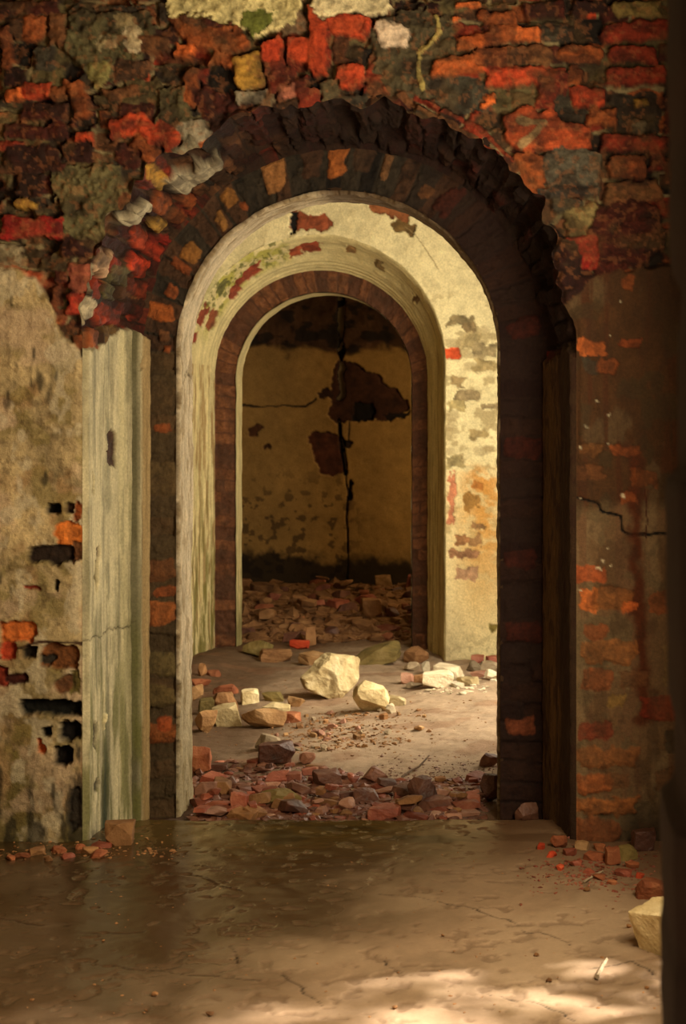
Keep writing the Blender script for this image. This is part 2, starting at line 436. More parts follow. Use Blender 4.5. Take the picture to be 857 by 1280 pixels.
for a in [(622, 22, 46, 18, 3, 'dorg', 10), (682, 12, 52, 20, 0, 'mar', 12), (737, 10, 44, 20, 0, 'dmar', 6), (796, 10, 56, 22, 0, (116, 98, 54), 14),
          (632, 43, 40, 19, -2, 'dorg', 18), (660, 43, 26, 17, 2, 'org', 20), (700, 40, 50, 22, 0, 'dgrey', -10), (736, 36, 34, 32, 0, 'blk', -34), (797, 38, 88, 24, -3, 'dred', 16),
          (616, 72, 42, 24, -2, 'dorg', 18), (662, 70, 56, 25, 0, 'brn', 12), (726, 68, 52, 20, 3, 'dorg', 2), (793, 68, 58, 23, 0, 'dred', 14), (838, 66, 30, 22, 0, 'mar', 6),
          (645, 95, 74, 20, -4, 'red', 22), (691, 112, 36, 52, 8, 'dred', 12), (718, 95, 18, 26, 10, 'dorg', 10), (795, 93, 76, 24, -2, 'dred', 20),
          (733, 122, 42, 24, 0, 'red', 14), (703, 130, 22, 20, 0, 'dgrey', -8), (792, 140, 66, 50, 0, 'soot', -26), (850, 140, 40, 50, 0, 'mar', 0), (610, 124, 14, 10, -20, 'org', 8), (604, 132, 8, 10, 0, 'org', 8),
          (752, 147, 36, 22, 5, 'dorg', 10), (716, 148, 34, 26, 0, 'soot', -22), (796, 179, 84, 22, 0, 'dred', 14), (860, 176, 50, 18, 0, 'mar', 8), (802, 126, 14, 10, -20, 'och', -6), (797, 156, 14, 18, 20, 'grey', -8),
          (783, 207, 48, 29, 0, (150, 76, 38), 16), (822, 199, 22, 24, 0, 'dred', 6), (790, 239, 72, 26, -2, 'brn', 8), (848, 215, 36, 40, 0, 'mar', 2), (832, 234, 14, 10, 0, 'blk', -20)]:
    q(*a)
pg([(628, 150), (654, 130), (664, 142), (692, 143), (700, 160), (738, 168), (740, 188), (650, 190), (630, 178)], (170, 74, 38), 20, warp=3)
line(S, [(650, 152), (680, 154), (664, 170), (652, 182)], 9, (172, 140, 96), 4, 12, warp=2)
pg([(644, 190), (676, 196), (672, 240), (690, 252), (664, 250)], 'dorg', 10, warp=4)
pg([(678, 192), (690, 186), (750, 190), (752, 235), (740, 246), (684, 240)], (84, 78, 64), 22, warp=3, rnd_h=7)
q(714, 240, 76, 13, -4, (58, 54, 48), 26); q(708, 257, 38, 17, 8, 'dgrey', 24)
pg([(735, 262), (820, 248), (836, 290), (800, 330), (740, 352), (728, 290)], 'mar', 16, warp=6, rnd_h=12)
pg([(706, 268), (748, 252), (728, 294), (708, 294)], (128, 112, 70), 4, warp=3)
pg([(706, 296), (746, 294), (748, 338), (716, 340), (700, 320)], 'crim', 18, warp=2)
pg([(688, 296), (712, 300), (722, 345), (742, 345), (744, 362), (728, 384), (716, 396), (690, 380)], 'dmar', 24, warp=4, rnd_h=9)
# left flank of the arch
for a in [(40, 207, 80, 13, 0, 'mar', 2), (36, 230, 38, 28, 0, 'dmar', -2), (32, 254, 32, 12, 12, 'och', 8), (40, 283, 74, 28, 0, (146, 30, 24), 10), (10, 314, 32, 16, 0, (150, 138, 108), 12), (8, 326, 40, 12, 0, (140, 126, 98), 12),
          (38, 320, 22, 16, 10, 'blk', -26), (95, 311, 36, 24, 6, 'dmar', 4), (98, 345, 26, 36, 4, (130, 68, 50), 8), (96, 380, 28, 28, 2, (160, 50, 30), 12), (76, 346, 20, 11, 0, 'mar', 8), (68, 374, 8, 30, -5, 'dorg', 10),
          (64, 405, 24, 14, 10, 'dorg', 4), (84, 417, 30, 22, 0, 'dmar', -10), (97, 428, 16, 16, 0, 'dorg', 2)]:
    q(*a)
# soot and lime dust lying over the bricks
S.tint(.62 * sstep(.05, .5, fbm(U / 34, V / 26, 901, 5)), (38, 24, 15))
S.tint(.40 * sstep(.1, .5, fbm(U / 13, V / 9, 902, 4)), (34, 20, 13))
S.tint(.30 * sstep(.1, .5, fbm(U / 40, V / 30, 903, 5)), (96, 74, 42))
S.tint(.25 * sstep(.25, .5, fbm(U / 6, V / 6, 904, 3)), (160, 100, 60))
S.H += .006 * fbm(U / 16, V / 12, 905, 5)
pg([(205, -30), (384, -30), (376, 16), (342, 40), (322, 45), (292, 18), (208, 10)], (206, 192, 136), 14, warp=6, rnd_h=8)
pg([(305, 12), (345, 14), (336, 44), (312, 40)], (98, 104, 44), 15, warp=9)
q(440, 4, 96, 26, -3, (206, 192, 150), 16, warp=6); pg([(468, 26), (484, 26), (512, 42), (506, 62), (474, 60)], (206, 184, 158), 14, warp=5)
S.tint(.45 * sstep(24, 6, V) * sstep(.0, .5, fbm(U / 16, V / 12, 960, 4)) * sstep(390, 370, U) * sstep(200, 220, U), (120, 104, 56))
for a in [(166, 41, 17, 15, 20, (170, 152, 116), 15), (168, 57, 16, 14, 30, (170, 152, 116), 15), (156, 26, 22, 16, 0, (140, 124, 88), 12), (373, 63, 24, 26, 4, (176, 64, 32), 28), (342, 66, 22, 26, 0, (176, 60, 32), 30), (398, 60, 20, 60, 0, (172, 62, 30), 34), (433, 33, 40, 18, 2, (172, 70, 36), 28)]:
    q(*a, alpha=.75)
# --- left plaster
nzb = fbm(U / 30, V / 30, 51, 4)
pl = sstep(-4, 4, V - np.interp(U, [-200, 0, 22, 45, 66, 74, 92, 104, 110], [300, 330, 336, 350, 390, 416, 432, 446, 450]) - 9 * nzb) * (U < 300)
f1, f2, f3 = fbm(U / 60, V / 60, 61, 5), fbm(U / 16, V / 16, 62, 4), fbm(U / 7, V / 7, 63, 3)
pc = lin((176, 154, 112)) * (1 + .30 * f1 + .22 * f2 + .16 * f3)[..., None]
S.put(pl, pc, rough=.9); S.H = S.H * (1 - pl) + pl * (.012 + .007 * f1 + .004 * f2 + .0015 * f3)
lf = pl * (U < 115)
S.tint(lf * .7 * sstep(.1, .5, fbm(U / 40, V / 50, 65, 4)), (146, 112, 72))
S.tint(lf * .85 * sstep(740, 960, V + 60 * f1) * sstep(-.25, .35, fbm(U / 30, V / 55, 66, 4) + .3 * sstep(20, 90, U)), (92, 80, 34))
S.tint(lf * .55 * sstep(.15, .5, fbm(U / 26, V / 26, 67, 4)), (118, 104, 52))
S.tint(lf * .5 * sstep(.28, .55, fbm(U / 11, V / 12, 68, 5) - .06), (96, 76, 48)); S.tint(lf * .5 * sstep(.1, .5, fbm(U / 50, V / 40, 168, 5)), (196, 168, 138))
S.tint(lf * .6 * sstep(.25, .5, fbm(U / 24, V / 40, 69, 4) + .35 * sstep(420, 330, V)), (190, 176, 146))
S.tint(lf * .8 * sstep(.0, .5, fbm(U / 14, V / 40, 70, 4) + .9 * sstep(960, 1060, V) - .5 + .5 * sstep(80, 100, U) * sstep(940, 980, V)), (34, 28, 16))
line(S, [(0, 820), (40, 802), (104, 804)], 2.5, 'dbrn', -5, 14)
for a in [(67, 635, 19, 13, 0, 'blk', -38), (88, 636, 10, 14, 10, 'dbrn', -24), (98, 640, 12, 24, 0, 'dorg', -8), (87, 667, 38, 26, -6, (196, 110, 44), -4), (64, 694, 58, 22, -2, (40, 26, 16), -32), (98, 690, 14, 24, 0, 'brn', -10),
          (70, 733, 6, 13, 0, 'blk', -28), (40, 735, 22, 4, 3, 'dred', -6), (22, 790, 43, 25, 0, (196, 104, 44), -4), (12, 815, 18, 20, 0, 'red', -8), (36, 816, 20, 16, 0, 'soot', -24), (75, 819, 46, 28, 4, (112, 66, 30), -14),
          (60, 824, 18, 10, 0, 'soot', -22), (2, 845, 16, 24, 0, 'dred', -8), (20, 848, 26, 9, -4, 'mar', -6), (82, 856, 24, 14, -20, 'brn', -6),
          (64, 884, 76, 18, 3, (18, 17, 10), -40), (59, 915, 11, 13, 0, 'blk', -34), (87, 914, 24, 20, 10, 'blk', -38), (80, 945, 20, 22, 0, 'blk', -38), (52, 932, 6, 16, 0, 'org', -4), (95, 1010, 16, 50, 0, 'soot', -14), (94, 850, 10, 30, 0, (100, 86, 40), 0)]:
    q(*a, warp=3, rad=None)
# --- right plaster
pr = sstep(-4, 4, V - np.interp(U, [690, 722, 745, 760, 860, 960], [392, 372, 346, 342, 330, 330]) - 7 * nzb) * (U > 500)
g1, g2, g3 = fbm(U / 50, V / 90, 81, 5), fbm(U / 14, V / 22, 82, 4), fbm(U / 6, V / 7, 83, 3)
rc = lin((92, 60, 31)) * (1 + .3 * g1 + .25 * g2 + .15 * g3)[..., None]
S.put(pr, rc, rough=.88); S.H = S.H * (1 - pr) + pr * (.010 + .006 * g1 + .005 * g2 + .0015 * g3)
rf = pr
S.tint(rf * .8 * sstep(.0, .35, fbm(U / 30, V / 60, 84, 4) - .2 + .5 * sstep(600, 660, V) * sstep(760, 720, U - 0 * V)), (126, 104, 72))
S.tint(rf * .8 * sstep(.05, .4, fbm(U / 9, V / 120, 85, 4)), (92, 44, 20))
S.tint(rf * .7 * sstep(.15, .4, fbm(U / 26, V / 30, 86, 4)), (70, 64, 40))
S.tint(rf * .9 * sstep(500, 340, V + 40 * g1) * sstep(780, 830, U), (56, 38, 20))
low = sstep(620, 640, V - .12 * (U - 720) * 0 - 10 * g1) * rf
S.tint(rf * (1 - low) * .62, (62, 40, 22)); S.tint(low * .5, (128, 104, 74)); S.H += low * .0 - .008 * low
line(S, [(720, 622), (748, 630), (752, 638), (776, 645), (778, 664), (792, 668), (832, 666)], 3.2, 'blk', -16, 16, warp=2)
line(S, [(720, 555), (760, 556)], 1.5, 'dbrn', -4, 17); line(S, [(806, 610), (808, 670)], 1.6, 'mar', -3, 18)
line(S, [(790, 560), (796, 740), (806, 900)], 16, (84, 40, 18), 0, 19, warp=7, soft=14)
for a in [(740, 437, 34, 20, 6, (200, 104, 48), 8), (788, 429, 26, 13, 0, (140, 66, 32), 2), (760, 458, 24, 18, 10, 'dorg', -4), (738, 458, 20, 16, 0, 'dgrey', 4), (786, 352, 10, 18, 30, 'dorg', 8),
          (736, 592, 36, 20, 0, (112, 68, 36), 4), (804, 598, 36, 18, 8, (120, 64, 30), 4), (738, 562, 30, 14, 0, (110, 70, 36), 2), (782, 562, 40, 14, 0, 'dorg', 4), (786, 622, 22, 14, 0, 'dorg', 4),
          (738, 717, 44, 18, 2, (186, 86, 40), 6), (736, 750, 20, 27, 0, (236, 124, 54), 8), (764, 748, 50, 26, 0, (140, 84, 40), 2), (785, 760, 16, 12, 0, 'org', 6), (832, 752, 40, 28, 0, 'dorg', 8),
          (742, 790, 30, 16, 0, 'dorg', 2), (761, 816, 66, 27, 0, (150, 92, 46), 10), (746, 850, 38, 27, 0, 'dorg', 8), (794, 850, 36, 22, 0, 'brn', 2), (828, 884, 52, 28, -2, 'dred', 10), (770, 878, 20, 18, 0, (140, 108, 54), 4),
          (745, 914, 42, 22, 0, 'dred', 10), (760, 946, 76, 26, 0, (140, 84, 42), 14), (742, 978, 44, 26, 0, (160, 84, 38), 16), (770, 974, 30, 20, 0, 'brn', 8), (758, 1007, 80, 22, 0, (160, 92, 42), 18),
          (740, 1038, 66, 30, -2, (140, 72, 34), 22), (836, 975, 40, 30, 0, 'brn', 4), (850, 930, 40, 30, 0, 'dgrey', -4), (848, 1010, 30, 24, 0, (150, 136, 104), 8), (846, 830, 30, 60, 0, (120, 96, 60), 2)]:
    q(*a, warp=4, alpha=.68)
S.tint(rf * .4 * sstep(.1, .5, fbm(U / 16, V / 30, 906, 5)), (60, 40, 24))
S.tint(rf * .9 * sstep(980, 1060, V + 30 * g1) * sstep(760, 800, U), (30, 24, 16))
for k in range(14):
    rnd = random.Random(900 + k)
    q(rnd.uniform(722, 780), rnd.uniform(400, 740) if k else 378, rnd.uniform(2, 4), rnd.uniform(2, 4), 0, 'pale', 5)
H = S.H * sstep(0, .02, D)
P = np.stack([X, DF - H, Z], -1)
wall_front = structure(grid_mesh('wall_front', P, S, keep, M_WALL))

# --- splayed reveal (plaster on the jambs, broken brick round the arch)
P, SS, TT, TH, w = strip(F_A, R_A, 420, 560, 70)
wm = w[None, :]
S = Surf(TT * wm * K, SS * K)
zz = P[..., 2]
arc = (zz > F_A.zs)
left = TH > 90
c, h, jm = masonry(S, S.U + 20, S.V, 131, 27, 80, pal=('mar', 'dred', 'dmar', 'dbrn', 'soot', 'brn'), depth=42, warp=7, mortar='dbrn')
S.C = c; S.H = h
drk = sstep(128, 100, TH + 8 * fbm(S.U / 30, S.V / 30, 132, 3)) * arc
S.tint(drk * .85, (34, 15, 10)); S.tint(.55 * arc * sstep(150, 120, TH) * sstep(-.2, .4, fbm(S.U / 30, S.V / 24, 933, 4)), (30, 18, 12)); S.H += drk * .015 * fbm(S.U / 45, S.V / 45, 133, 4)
def onarc(th, t, wth, ht, col, hm, **kw):
    """a brick set in the arch splay: th degrees, t across the splay 0..1"""
    global cnt
    cnt += 1
    i = np.argmin(np.abs(TH[0] - th) + (0 if 0 < th < 180 else 9))
    cy = SS[0, i] * K; cx = t * w[i] * K
    feature(S, quadpts(cx, cy, wth, ht, 0, cnt), col, hm, cnt, alpha=.82, **kw)
for a in [(171, .12, 34, 28, 'pale', 6), (166, .14, 24, 26, 'dred', 8), (166, .34, 34, 25, (84, 76, 44), 4), (172, .32, 30, 26, (150, 56, 32), 8), (172, .5, 34, 24, 'dred', 8), (178, .2, 30, 26, 'dorg', 2), (177, .5, 60, 34, (96, 70, 32), 0),
          (160, .15, 34, 30, (184, 150, 116), 10), (161, .45, 50, 27, 'oli', 4), (163, .75, 60, 25, 'dred', 8), (157, .66, 54, 27, (190, 60, 32), 14), (152, .85, 40, 25, (160, 50, 28), 12), (151, .55, 44, 25, 'red', 12),
          (147, .22, 40, 26, 'grey', 8), (146, .62, 36, 22, 'och', 12), (141, .5, 46, 24, 'dorg', 10), (141, .82, 40, 22, 'dorg', 10), (136, .75, 44, 22, 'dorg', 8), (131, .8, 40, 22, 'brn', 8), (148, .88, 34, 20, 'crim', 10),
          (136, .2, 60, 26, 'och', 6), (168, .8, 60, 26, 'dmar', 0), (174, .85, 60, 26, 'dmar', -4), (125, .8, 60, 26, 'dbrn', 0), (118, .6, 70, 26, 'dmar', -4), (110, .5, 70, 26, 'mar', -2), (95, .5, 90, 30, 'dmar', -6)]:
    onarc(*a, warp=4)
for th0, th1, t0, t1 in ((122, 136, .30, .56), (142.5, 150, .10, .30)):                   # slabs of old render left on the splay
    m = sstep(th0 - .6, th0 + .6, TH + 1.2 * fbm(S.U / 12, S.V / 12, 140, 3)) * (1 - sstep(th1 - .6, th1 + .6, TH)) * sstep(t0, t0 + .03, TT + .08 * fbm(S.U / 20, S.V / 20, 141, 3)) * (1 - sstep(t1, t1 + .03, TT + .1 * fbm(S.U / 20, S.V / 20, 142, 3)))
    S.put(m, lin((172, 160, 132)) * (1 + .35 * fbm(S.U / 20, S.V / 5, 143, 4))[..., None]); S.H = S.H * (1 - m) + m * .022
m = (1 - sstep(.02, .05, TT + .03 * fbm(S.U / 9, S.V / 12, 150, 3))) * arc * sstep(140, 150, TH) * sstep(-.1, .25, fbm(S.U / 20, S.V / 16, 936, 3)); S.put(m * .85, (160, 144, 112), h=.01)
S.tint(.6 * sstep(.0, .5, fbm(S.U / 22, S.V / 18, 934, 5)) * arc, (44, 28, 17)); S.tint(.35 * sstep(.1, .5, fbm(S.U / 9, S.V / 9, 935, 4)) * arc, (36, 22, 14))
# jamb plaster
top = np.interp(TT, [0, .12, .34, .42, .55, .62, .8, 1], [436, 438, 432, 424, 414, 410, 414, 424])
zlim = px2z(top + 3 * fbm(TT * 30, SS * 0, 151, 3), P[..., 1])
mL = sstep(-.006, .006, zlim - zz) * left * (~arc | (zz < F_A.zs + .09))
mL = mL * (TH > 160)
st = fbm(S.U / 5, S.V / 170, 152, 4); st2 = fbm(S.U / 9, S.V / 14, 153, 4); st3 = fbm(S.U / 40, S.V / 90, 154, 4)
pc = lin((198, 186, 148)) * (1 + .16 * st + .12 * st2 + .2 * st3)[..., None]
mould = .022 * np.sin(np.clip((TT - .02) / .76, 0, 1) * math.pi) * -1 + .016 * sstep(.77, .80, TT) - .018 * np.exp(-((TT - .765) / .014) ** 2)
S.put(mL, pc, rough=.8); S.H = S.H * (1 - mL) + mL * (.02 + mould + .003 * st + .002 * st2)
S.tint(mL * .95 * np.exp(-((TT - .775) / .022) ** 2), (58, 56, 26)); S.tint(mL * .5 * np.exp(-((TT - .72) / .03) ** 2) * sstep(-.3, .3, st3 + .2), (110, 108, 60)); S.tint(mL * .6 * np.exp(-((TT - .62) / .06) ** 2), (206, 194, 148))  # pale band beside the groove is a highlight painted into the plaster
S.tint(mL * .45 * sstep(.05, .45, fbm(S.U / 10, S.V / 90, 155, 4)), (128, 122, 94)); S.tint(mL * .6 * np.exp(-((TT - .42) / .07) ** 2) * sstep(-.2, .4, fbm(S.U / 12, S.V / 60, 255, 4)), (120, 116, 88))
S.tint(mL * .4 * sstep(.15, .5, fbm(S.U / 5, S.V / 140, 156, 4)), (100, 94, 72))
S.tint(mL * .75 * sstep(.95, .35, zz + .25 * st3) * sstep(-.3, .3, fbm(S.U / 10, S.V / 90, 157, 4)), (96, 96, 40))
S.tint(mL * .95 * sstep(.45, .05, zz + .12 * st3) * np.exp(-((TT - .36) / .08) ** 2), (36, 44, 22))
S.tint(mL * .8 * sstep(.8, .86, TT) * 1.0, (182, 152, 104))
bpx = lambda z: (z - F_A.zb) * K
for t, z, ww, hh, col, hm in ((.47, px2z(565, 5.7), 22, 46, 'dbrn', -9), (.2, px2z(720, 5.55), 16, 34, (120, 108, 76), -8), (.24, px2z(690, 5.6), 8, 26, 'dbrn', -10), (.18, px2z(915, 5.6), 14, 34, 'dgrey', -8), (.36, px2z(900, 5.6), 8, 22, (200, 186, 140), 6), (.12, px2z(605, 5.55), 8, 24, 'grey', -6), (.84, px2z(455, 5.9), 10, 12, 'grey', -4), (.2, px2z(975, 5.6), 12, 18, 'dgrey', -8)):
    cnt += 1
    feature(S, quadpts(t * w[100] * K, bpx(z), ww, hh, 0, cnt, jit=.22), col, hm, cnt, warp=4)
zc = px2z(795, 5.6)
m = np.exp(-((zz - zc - .012 * fbm(TT * 14, TT * 0, 158, 3) - .03 * (TT - .2)) / .0028) ** 2) * left * (TT < .78); S.put(m * .9, (70, 60, 36)); S.H -= m * .006
# right jamb: brown stained render, brick showing lower down
mR = sstep(-.01, .01, F_A.zs - .02 - zz + .03 * fbm(S.U / 14, S.V / 14, 160, 3)) * (~left)
pc = lin((92, 66, 36)) * (1 + .3 * st + .2 * st2 + .2 * st3)[..., None]
S.put(mR, pc); S.H = S.H * (1 - mR) + mR * (.018 + .003 * st2)
S.tint(mR * .85 * sstep(.45, .65, TT + .15 * st3) * 0 + mR * .8 * sstep(.5, .3, TT + .12 * fbm(S.U / 12, S.V / 40, 161, 4)), (46, 28, 16))
S.tint(mR * .7 * sstep(.1, .4, fbm(S.U / 14, S.V / 30, 162, 4)), (52, 28, 16))
S.H *= edge_fade(TT, .03)
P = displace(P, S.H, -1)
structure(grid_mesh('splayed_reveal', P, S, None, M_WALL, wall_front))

# --- brick rebate
P, SS, TT, TH, w = strip(R_A, I_A, 340, 460, 36)
S = Surf(TT * w[None, :] * K, SS * K)
zz = P[..., 2]; left = TH > 90; arc = zz > R_A.zs
c, h, jm = masonry(S, S.U + 200, S.V, 171, 27.5, 600, pal=('soot', 'dbrn', 'soot', 'blk', 'dbrn', 'soot'), depth=14, warp=3, mortar='soot', header=0)
S.C = c; S.H = h
jl = left & ~arc
S.tint(jl * .6, (86, 68, 42)); S.tint(jl * .5 * sstep(.1, .4, fbm(S.U / 20, S.V / 20, 172, 4)), (60, 46, 28))
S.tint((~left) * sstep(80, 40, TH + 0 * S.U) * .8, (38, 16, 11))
def onreb(px, py, ww, hh, ang_, col, hm):
    """brick face on the rebate, given in wall units on that plane"""
    global cnt
    cnt += 1
    x = px2x(px, DR); z = px2z(py, DR)
    k = np.argmin((P[..., 0] - x) ** 2 + (P[..., 2] - z) ** 2)
    i, j = np.unravel_index(k, P.shape[:2])
    feature(S, quadpts(S.U[i, j], S.V[i, j], ww, hh, 0, cnt, jit=.22), col, hm, cnt, warp=2.2, alpha=.72)
for a in [(343, 215, 44, 32, 0, (160, 108, 60), 8), (421, 202, 40, 24, 0, (176, 100, 46), 8), (485, 204, 44, 12, 0, (120, 82, 50), 4), (285, 246, 22, 20, 0, (150, 100, 46), 4), (305, 258, 14, 10, 0, 'dorg', 3), (275, 276, 20, 15, 0, (150, 104, 52), 4),
          (238, 316, 24, 26, 0, (150, 100, 46), 4), (222, 332, 22, 15, 0, 'dorg', 4), (232, 338, 14, 12, 0, 'dorg', 3), (200, 390, 40, 25, 0, (176, 94, 40), 8), (214, 364, 16, 16, 0, 'dorg', 3), (204, 418, 12, 16, 0, 'brn', 2), (208, 436, 9, 12, 0, 'dorg', 2),
          (532, 240, 20, 16, 0, 'brn', 4), (455, 198, 40, 26, 0, 'dbrn', 0), (390, 205, 40, 26, 0, (70, 44, 28), 2), (560, 250, 44, 22, 0, 'mar', 4),
          (203, 535, 22, 10, 0, 'dorg', 2), (199, 766, 46, 28, 0, (150, 84, 40), 6), (205, 740, 30, 14, 0, 'dorg', 2), (198, 712, 46, 26, 0, (110, 66, 36), 4), (200, 915, 46, 26, 0, (140, 76, 34), 4), (206, 905, 20, 18, 0, (170, 80, 40), 5), (199, 870, 46, 26, 0, (96, 80, 46), 3), (199, 830, 46, 26, 0, (100, 86, 52), 2), (199, 600, 46, 40, 0, (90, 72, 44), 2), (199, 500, 44, 40, 0, (74, 56, 34), 0),
          (652, 906, 40, 20, 0, (130, 68, 40), 8), (650, 700, 40, 24, 0, 'mar', 4), (655, 790, 50, 26, 0, 'mar', 2), (652, 560, 50, 26, 0, 'mar', 2), (655, 410, 44, 26, 0, 'mar', 4)]:
    onreb(*a)
S.H *= edge_fade(TT, .06)
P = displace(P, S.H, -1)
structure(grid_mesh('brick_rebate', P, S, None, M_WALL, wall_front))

# --- plastered inner reveal
P, SS, TT, TH, w = strip(I_A, B_A, 340, 460, 40)
S = Surf(TT * w[None, :] * K, SS * K)
zz = P[..., 2]; arc = zz > I_A.zs
n1, n2 = fbm(S.U / 6, S.V / 60, 181, 4), fbm(S.U / 12, S.V / 16, 182, 4)
S.C = lin((196, 178, 146)) * (1 + .22 * n1 + .2 * n2)[..., None]
S.H = .010 + .004 * n1 + .004 * n2
S.tint(sstep(.1, .4, fbm(S.U / 10, S.V / 40, 183, 4)) * .6, (140, 116, 76))
S.tint(sstep(.6, .1, zz) * .5, (120, 108, 66))
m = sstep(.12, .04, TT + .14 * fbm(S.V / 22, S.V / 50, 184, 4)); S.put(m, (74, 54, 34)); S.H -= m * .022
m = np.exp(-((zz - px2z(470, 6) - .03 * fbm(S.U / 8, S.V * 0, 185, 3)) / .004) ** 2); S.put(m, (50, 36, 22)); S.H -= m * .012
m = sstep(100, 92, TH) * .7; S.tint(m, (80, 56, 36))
S.H *= edge_fade(TT, .05)
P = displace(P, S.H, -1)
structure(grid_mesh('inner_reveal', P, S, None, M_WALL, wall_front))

def back_face(prof, x0, x1, z0, z1, name, parent, step=.03):
    u = np.arange(x0, x1, step); v = np.arange(z1, z0, -step)
    X, Z = np.meshgrid(u, v)
    d, bx, bz = prof.sdist(X, Z)
    snap = (d < .2 * step) & (d > -1.5 * step)
    X = np.where(snap, bx, X); Z = np.where(snap, bz, Z)
    bad = d <= -1.5 * step
    keep = ~(bad[:-1, :-1] | bad[:-1, 1:] | bad[1:, 1:] | bad[1:, :-1])
    S = Surf(X * 300, Z * 300)
    S.C = lin((168, 150, 112)) * (1 + .3 * fbm(S.U / 60, S.V / 60, 5, 4))[..., None]
    return structure(grid_mesh(name, np.stack([X, prof.y + 0 * X, Z], -1), S, keep, M_WALL, parent))
back_face(B_A, -4.0, 1.0, -.2, 3.2, 'rear_face', wall_front)

# ================================================================ MIDDLE WALL WITH THE FAR ARCHWAY
EF, ER, EL = 10.50, 10.97, 11.20
F_B = Prof(EF, px2x(557, EF) - 1.684, px2x(557, EF), px2z(293, EF) - .845, .845, -.35, rag=.004, seed=11)
R_B = Prof(ER, px2x(268, ER), px2x(535, ER), px2z(338, ER) - .735, .735, -.35)
I_B = Prof(ER, px2x(294, ER), px2x(515, ER), px2z(365, ER) - .605, .605, -.35)
B_B = Prof(EL, I_B.xl, I_B.xr, I_B.zs, I_B.rz, -.35)
KB = FPX / EF

U, V, X, Z, D, keep = face_grid(F_B, 100, 860, 120, 880, 1.5)
S = Surf(U, V)
f1, f2, f3 = fbm(U / 45, V / 45, 201, 5), fbm(U / 12, V / 9, 202, 4), fbm(U / 5, V / 5, 203, 3)
S.C = lin((232, 214, 160)) * (1 + .12 * f1 + .10 * f2 + .08 * f3)[..., None]
S.H = .006 * f1 + .003 * f2 + .001 * f3
# ghosts of the brick courses in the render
row = np.floor((V + 3 * f2) / 15).astype(np.int64)
u2 = U + hsh(row, 5) * 40 + 5 * f2
cell = np.floor(u2 / 38).astype(np.int64)
gh = (_h(cell, row, 9) > .66) * sstep(.12, .3, u2 / 38 - cell) * sstep(.96, .8, u2 / 38 - cell) * sstep(.1, .3, (V + 3 * f2) / 15 - row) * sstep(1, .8, (V + 3 * f2) / 15 - row)
gh = gh * sstep(350, 400, V) * sstep(740, 690, V) * sstep(-.4, .1, f1 + .2)
S.tint(gh * .55, (150, 126, 86)); S.H -= gh * .004
S.tint(.75 * sstep(.18, .4, fbm(U / 18, V / 14, 206, 4) - .05) * sstep(340, 400, V) * sstep(720, 640, V), (168, 146, 100))
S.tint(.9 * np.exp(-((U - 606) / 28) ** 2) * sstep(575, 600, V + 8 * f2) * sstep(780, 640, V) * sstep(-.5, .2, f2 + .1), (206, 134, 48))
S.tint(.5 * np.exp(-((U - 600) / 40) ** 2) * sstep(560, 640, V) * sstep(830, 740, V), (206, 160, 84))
S.tint(.6 * sstep(.2, .4, fbm(U / 7, V / 7, 207, 4)) * sstep(760, 830, V), (150, 130, 90))
S.tint(.5 * sstep(600, 560, U) * sstep(720, 800, V), (170, 150, 112))
S.tint(.6 * sstep(260, 330, V) * sstep(400, 360, V) * sstep(300, 240, U + 20 * f1), (128, 132, 50))
cnt = 2000
for a in [(388, 277, 44, 18, 0, (150, 76, 44), -10), (366, 277, 6, 26, 8, 'blk', -20), (356, 256, 40, 10, -8, (120, 70, 40), -8), (488, 257, 46, 22, 14, (142, 84, 46), -12), (505, 284, 28, 10, 14, (110, 84, 44), -8),
          (565, 441, 18, 11, 6, (200, 80, 40), -6), (575, 402, 32, 14, 0, (140, 122, 84), -4), (586, 412, 14, 16, 0, (140, 118, 80), -4), (588, 426, 18, 18, 0, (170, 150, 104), -3), (605, 438, 30, 16, 0, (166, 146, 104), -3), (606, 456, 30, 14, 0, (170, 148, 100), -3),
          (570, 478, 18, 10, 0, (160, 136, 92), -3), (583, 495, 30, 14, 0, (150, 130, 92), -4), (612, 508, 30, 8, 0, (150, 130, 92), -3), (572, 508, 20, 12, 0, (176, 156, 104), -3), (596, 542, 20, 14, 0, (160, 138, 92), -3), (568, 576, 20, 14, 0, (160, 142, 96), -3),
          (590, 626, 18, 18, 0, (150, 110, 54), -4), (596, 608, 14, 10, 0, (170, 110, 50), -3), (592, 675, 20, 12, 0, (150, 112, 70), -3), (576, 676, 16, 12, 0, (150, 106, 66), -3), (580, 692, 34, 11, 0, (150, 108, 74), -3), (582, 716, 28, 16, 0, (176, 136, 100), -3), (565, 624, 8, 60, 0, (186, 120, 84), -3),
          (617, 785, 14, 8, 0, (120, 104, 50), -3), (596, 657, 20, 6, 0, (150, 112, 70), -3)]:
    cnt += 1
    feature(S, quadpts(*a[:5], cnt, jit=.22), a[5], a[6], cnt, warp=3.5, wsc=8, soft=1.2, rnd_h=2)
line(S, [(505, 284), (520, 295), (532, 312), (548, 336)], 1.0, (150, 124, 80), -3, 3, warp=2)
P = np.stack([X, EF - S.H * sstep(0, .01, D), Z], -1)
wall_mid = structure(grid_mesh('wall_middle', P, S, keep, M_WALL))

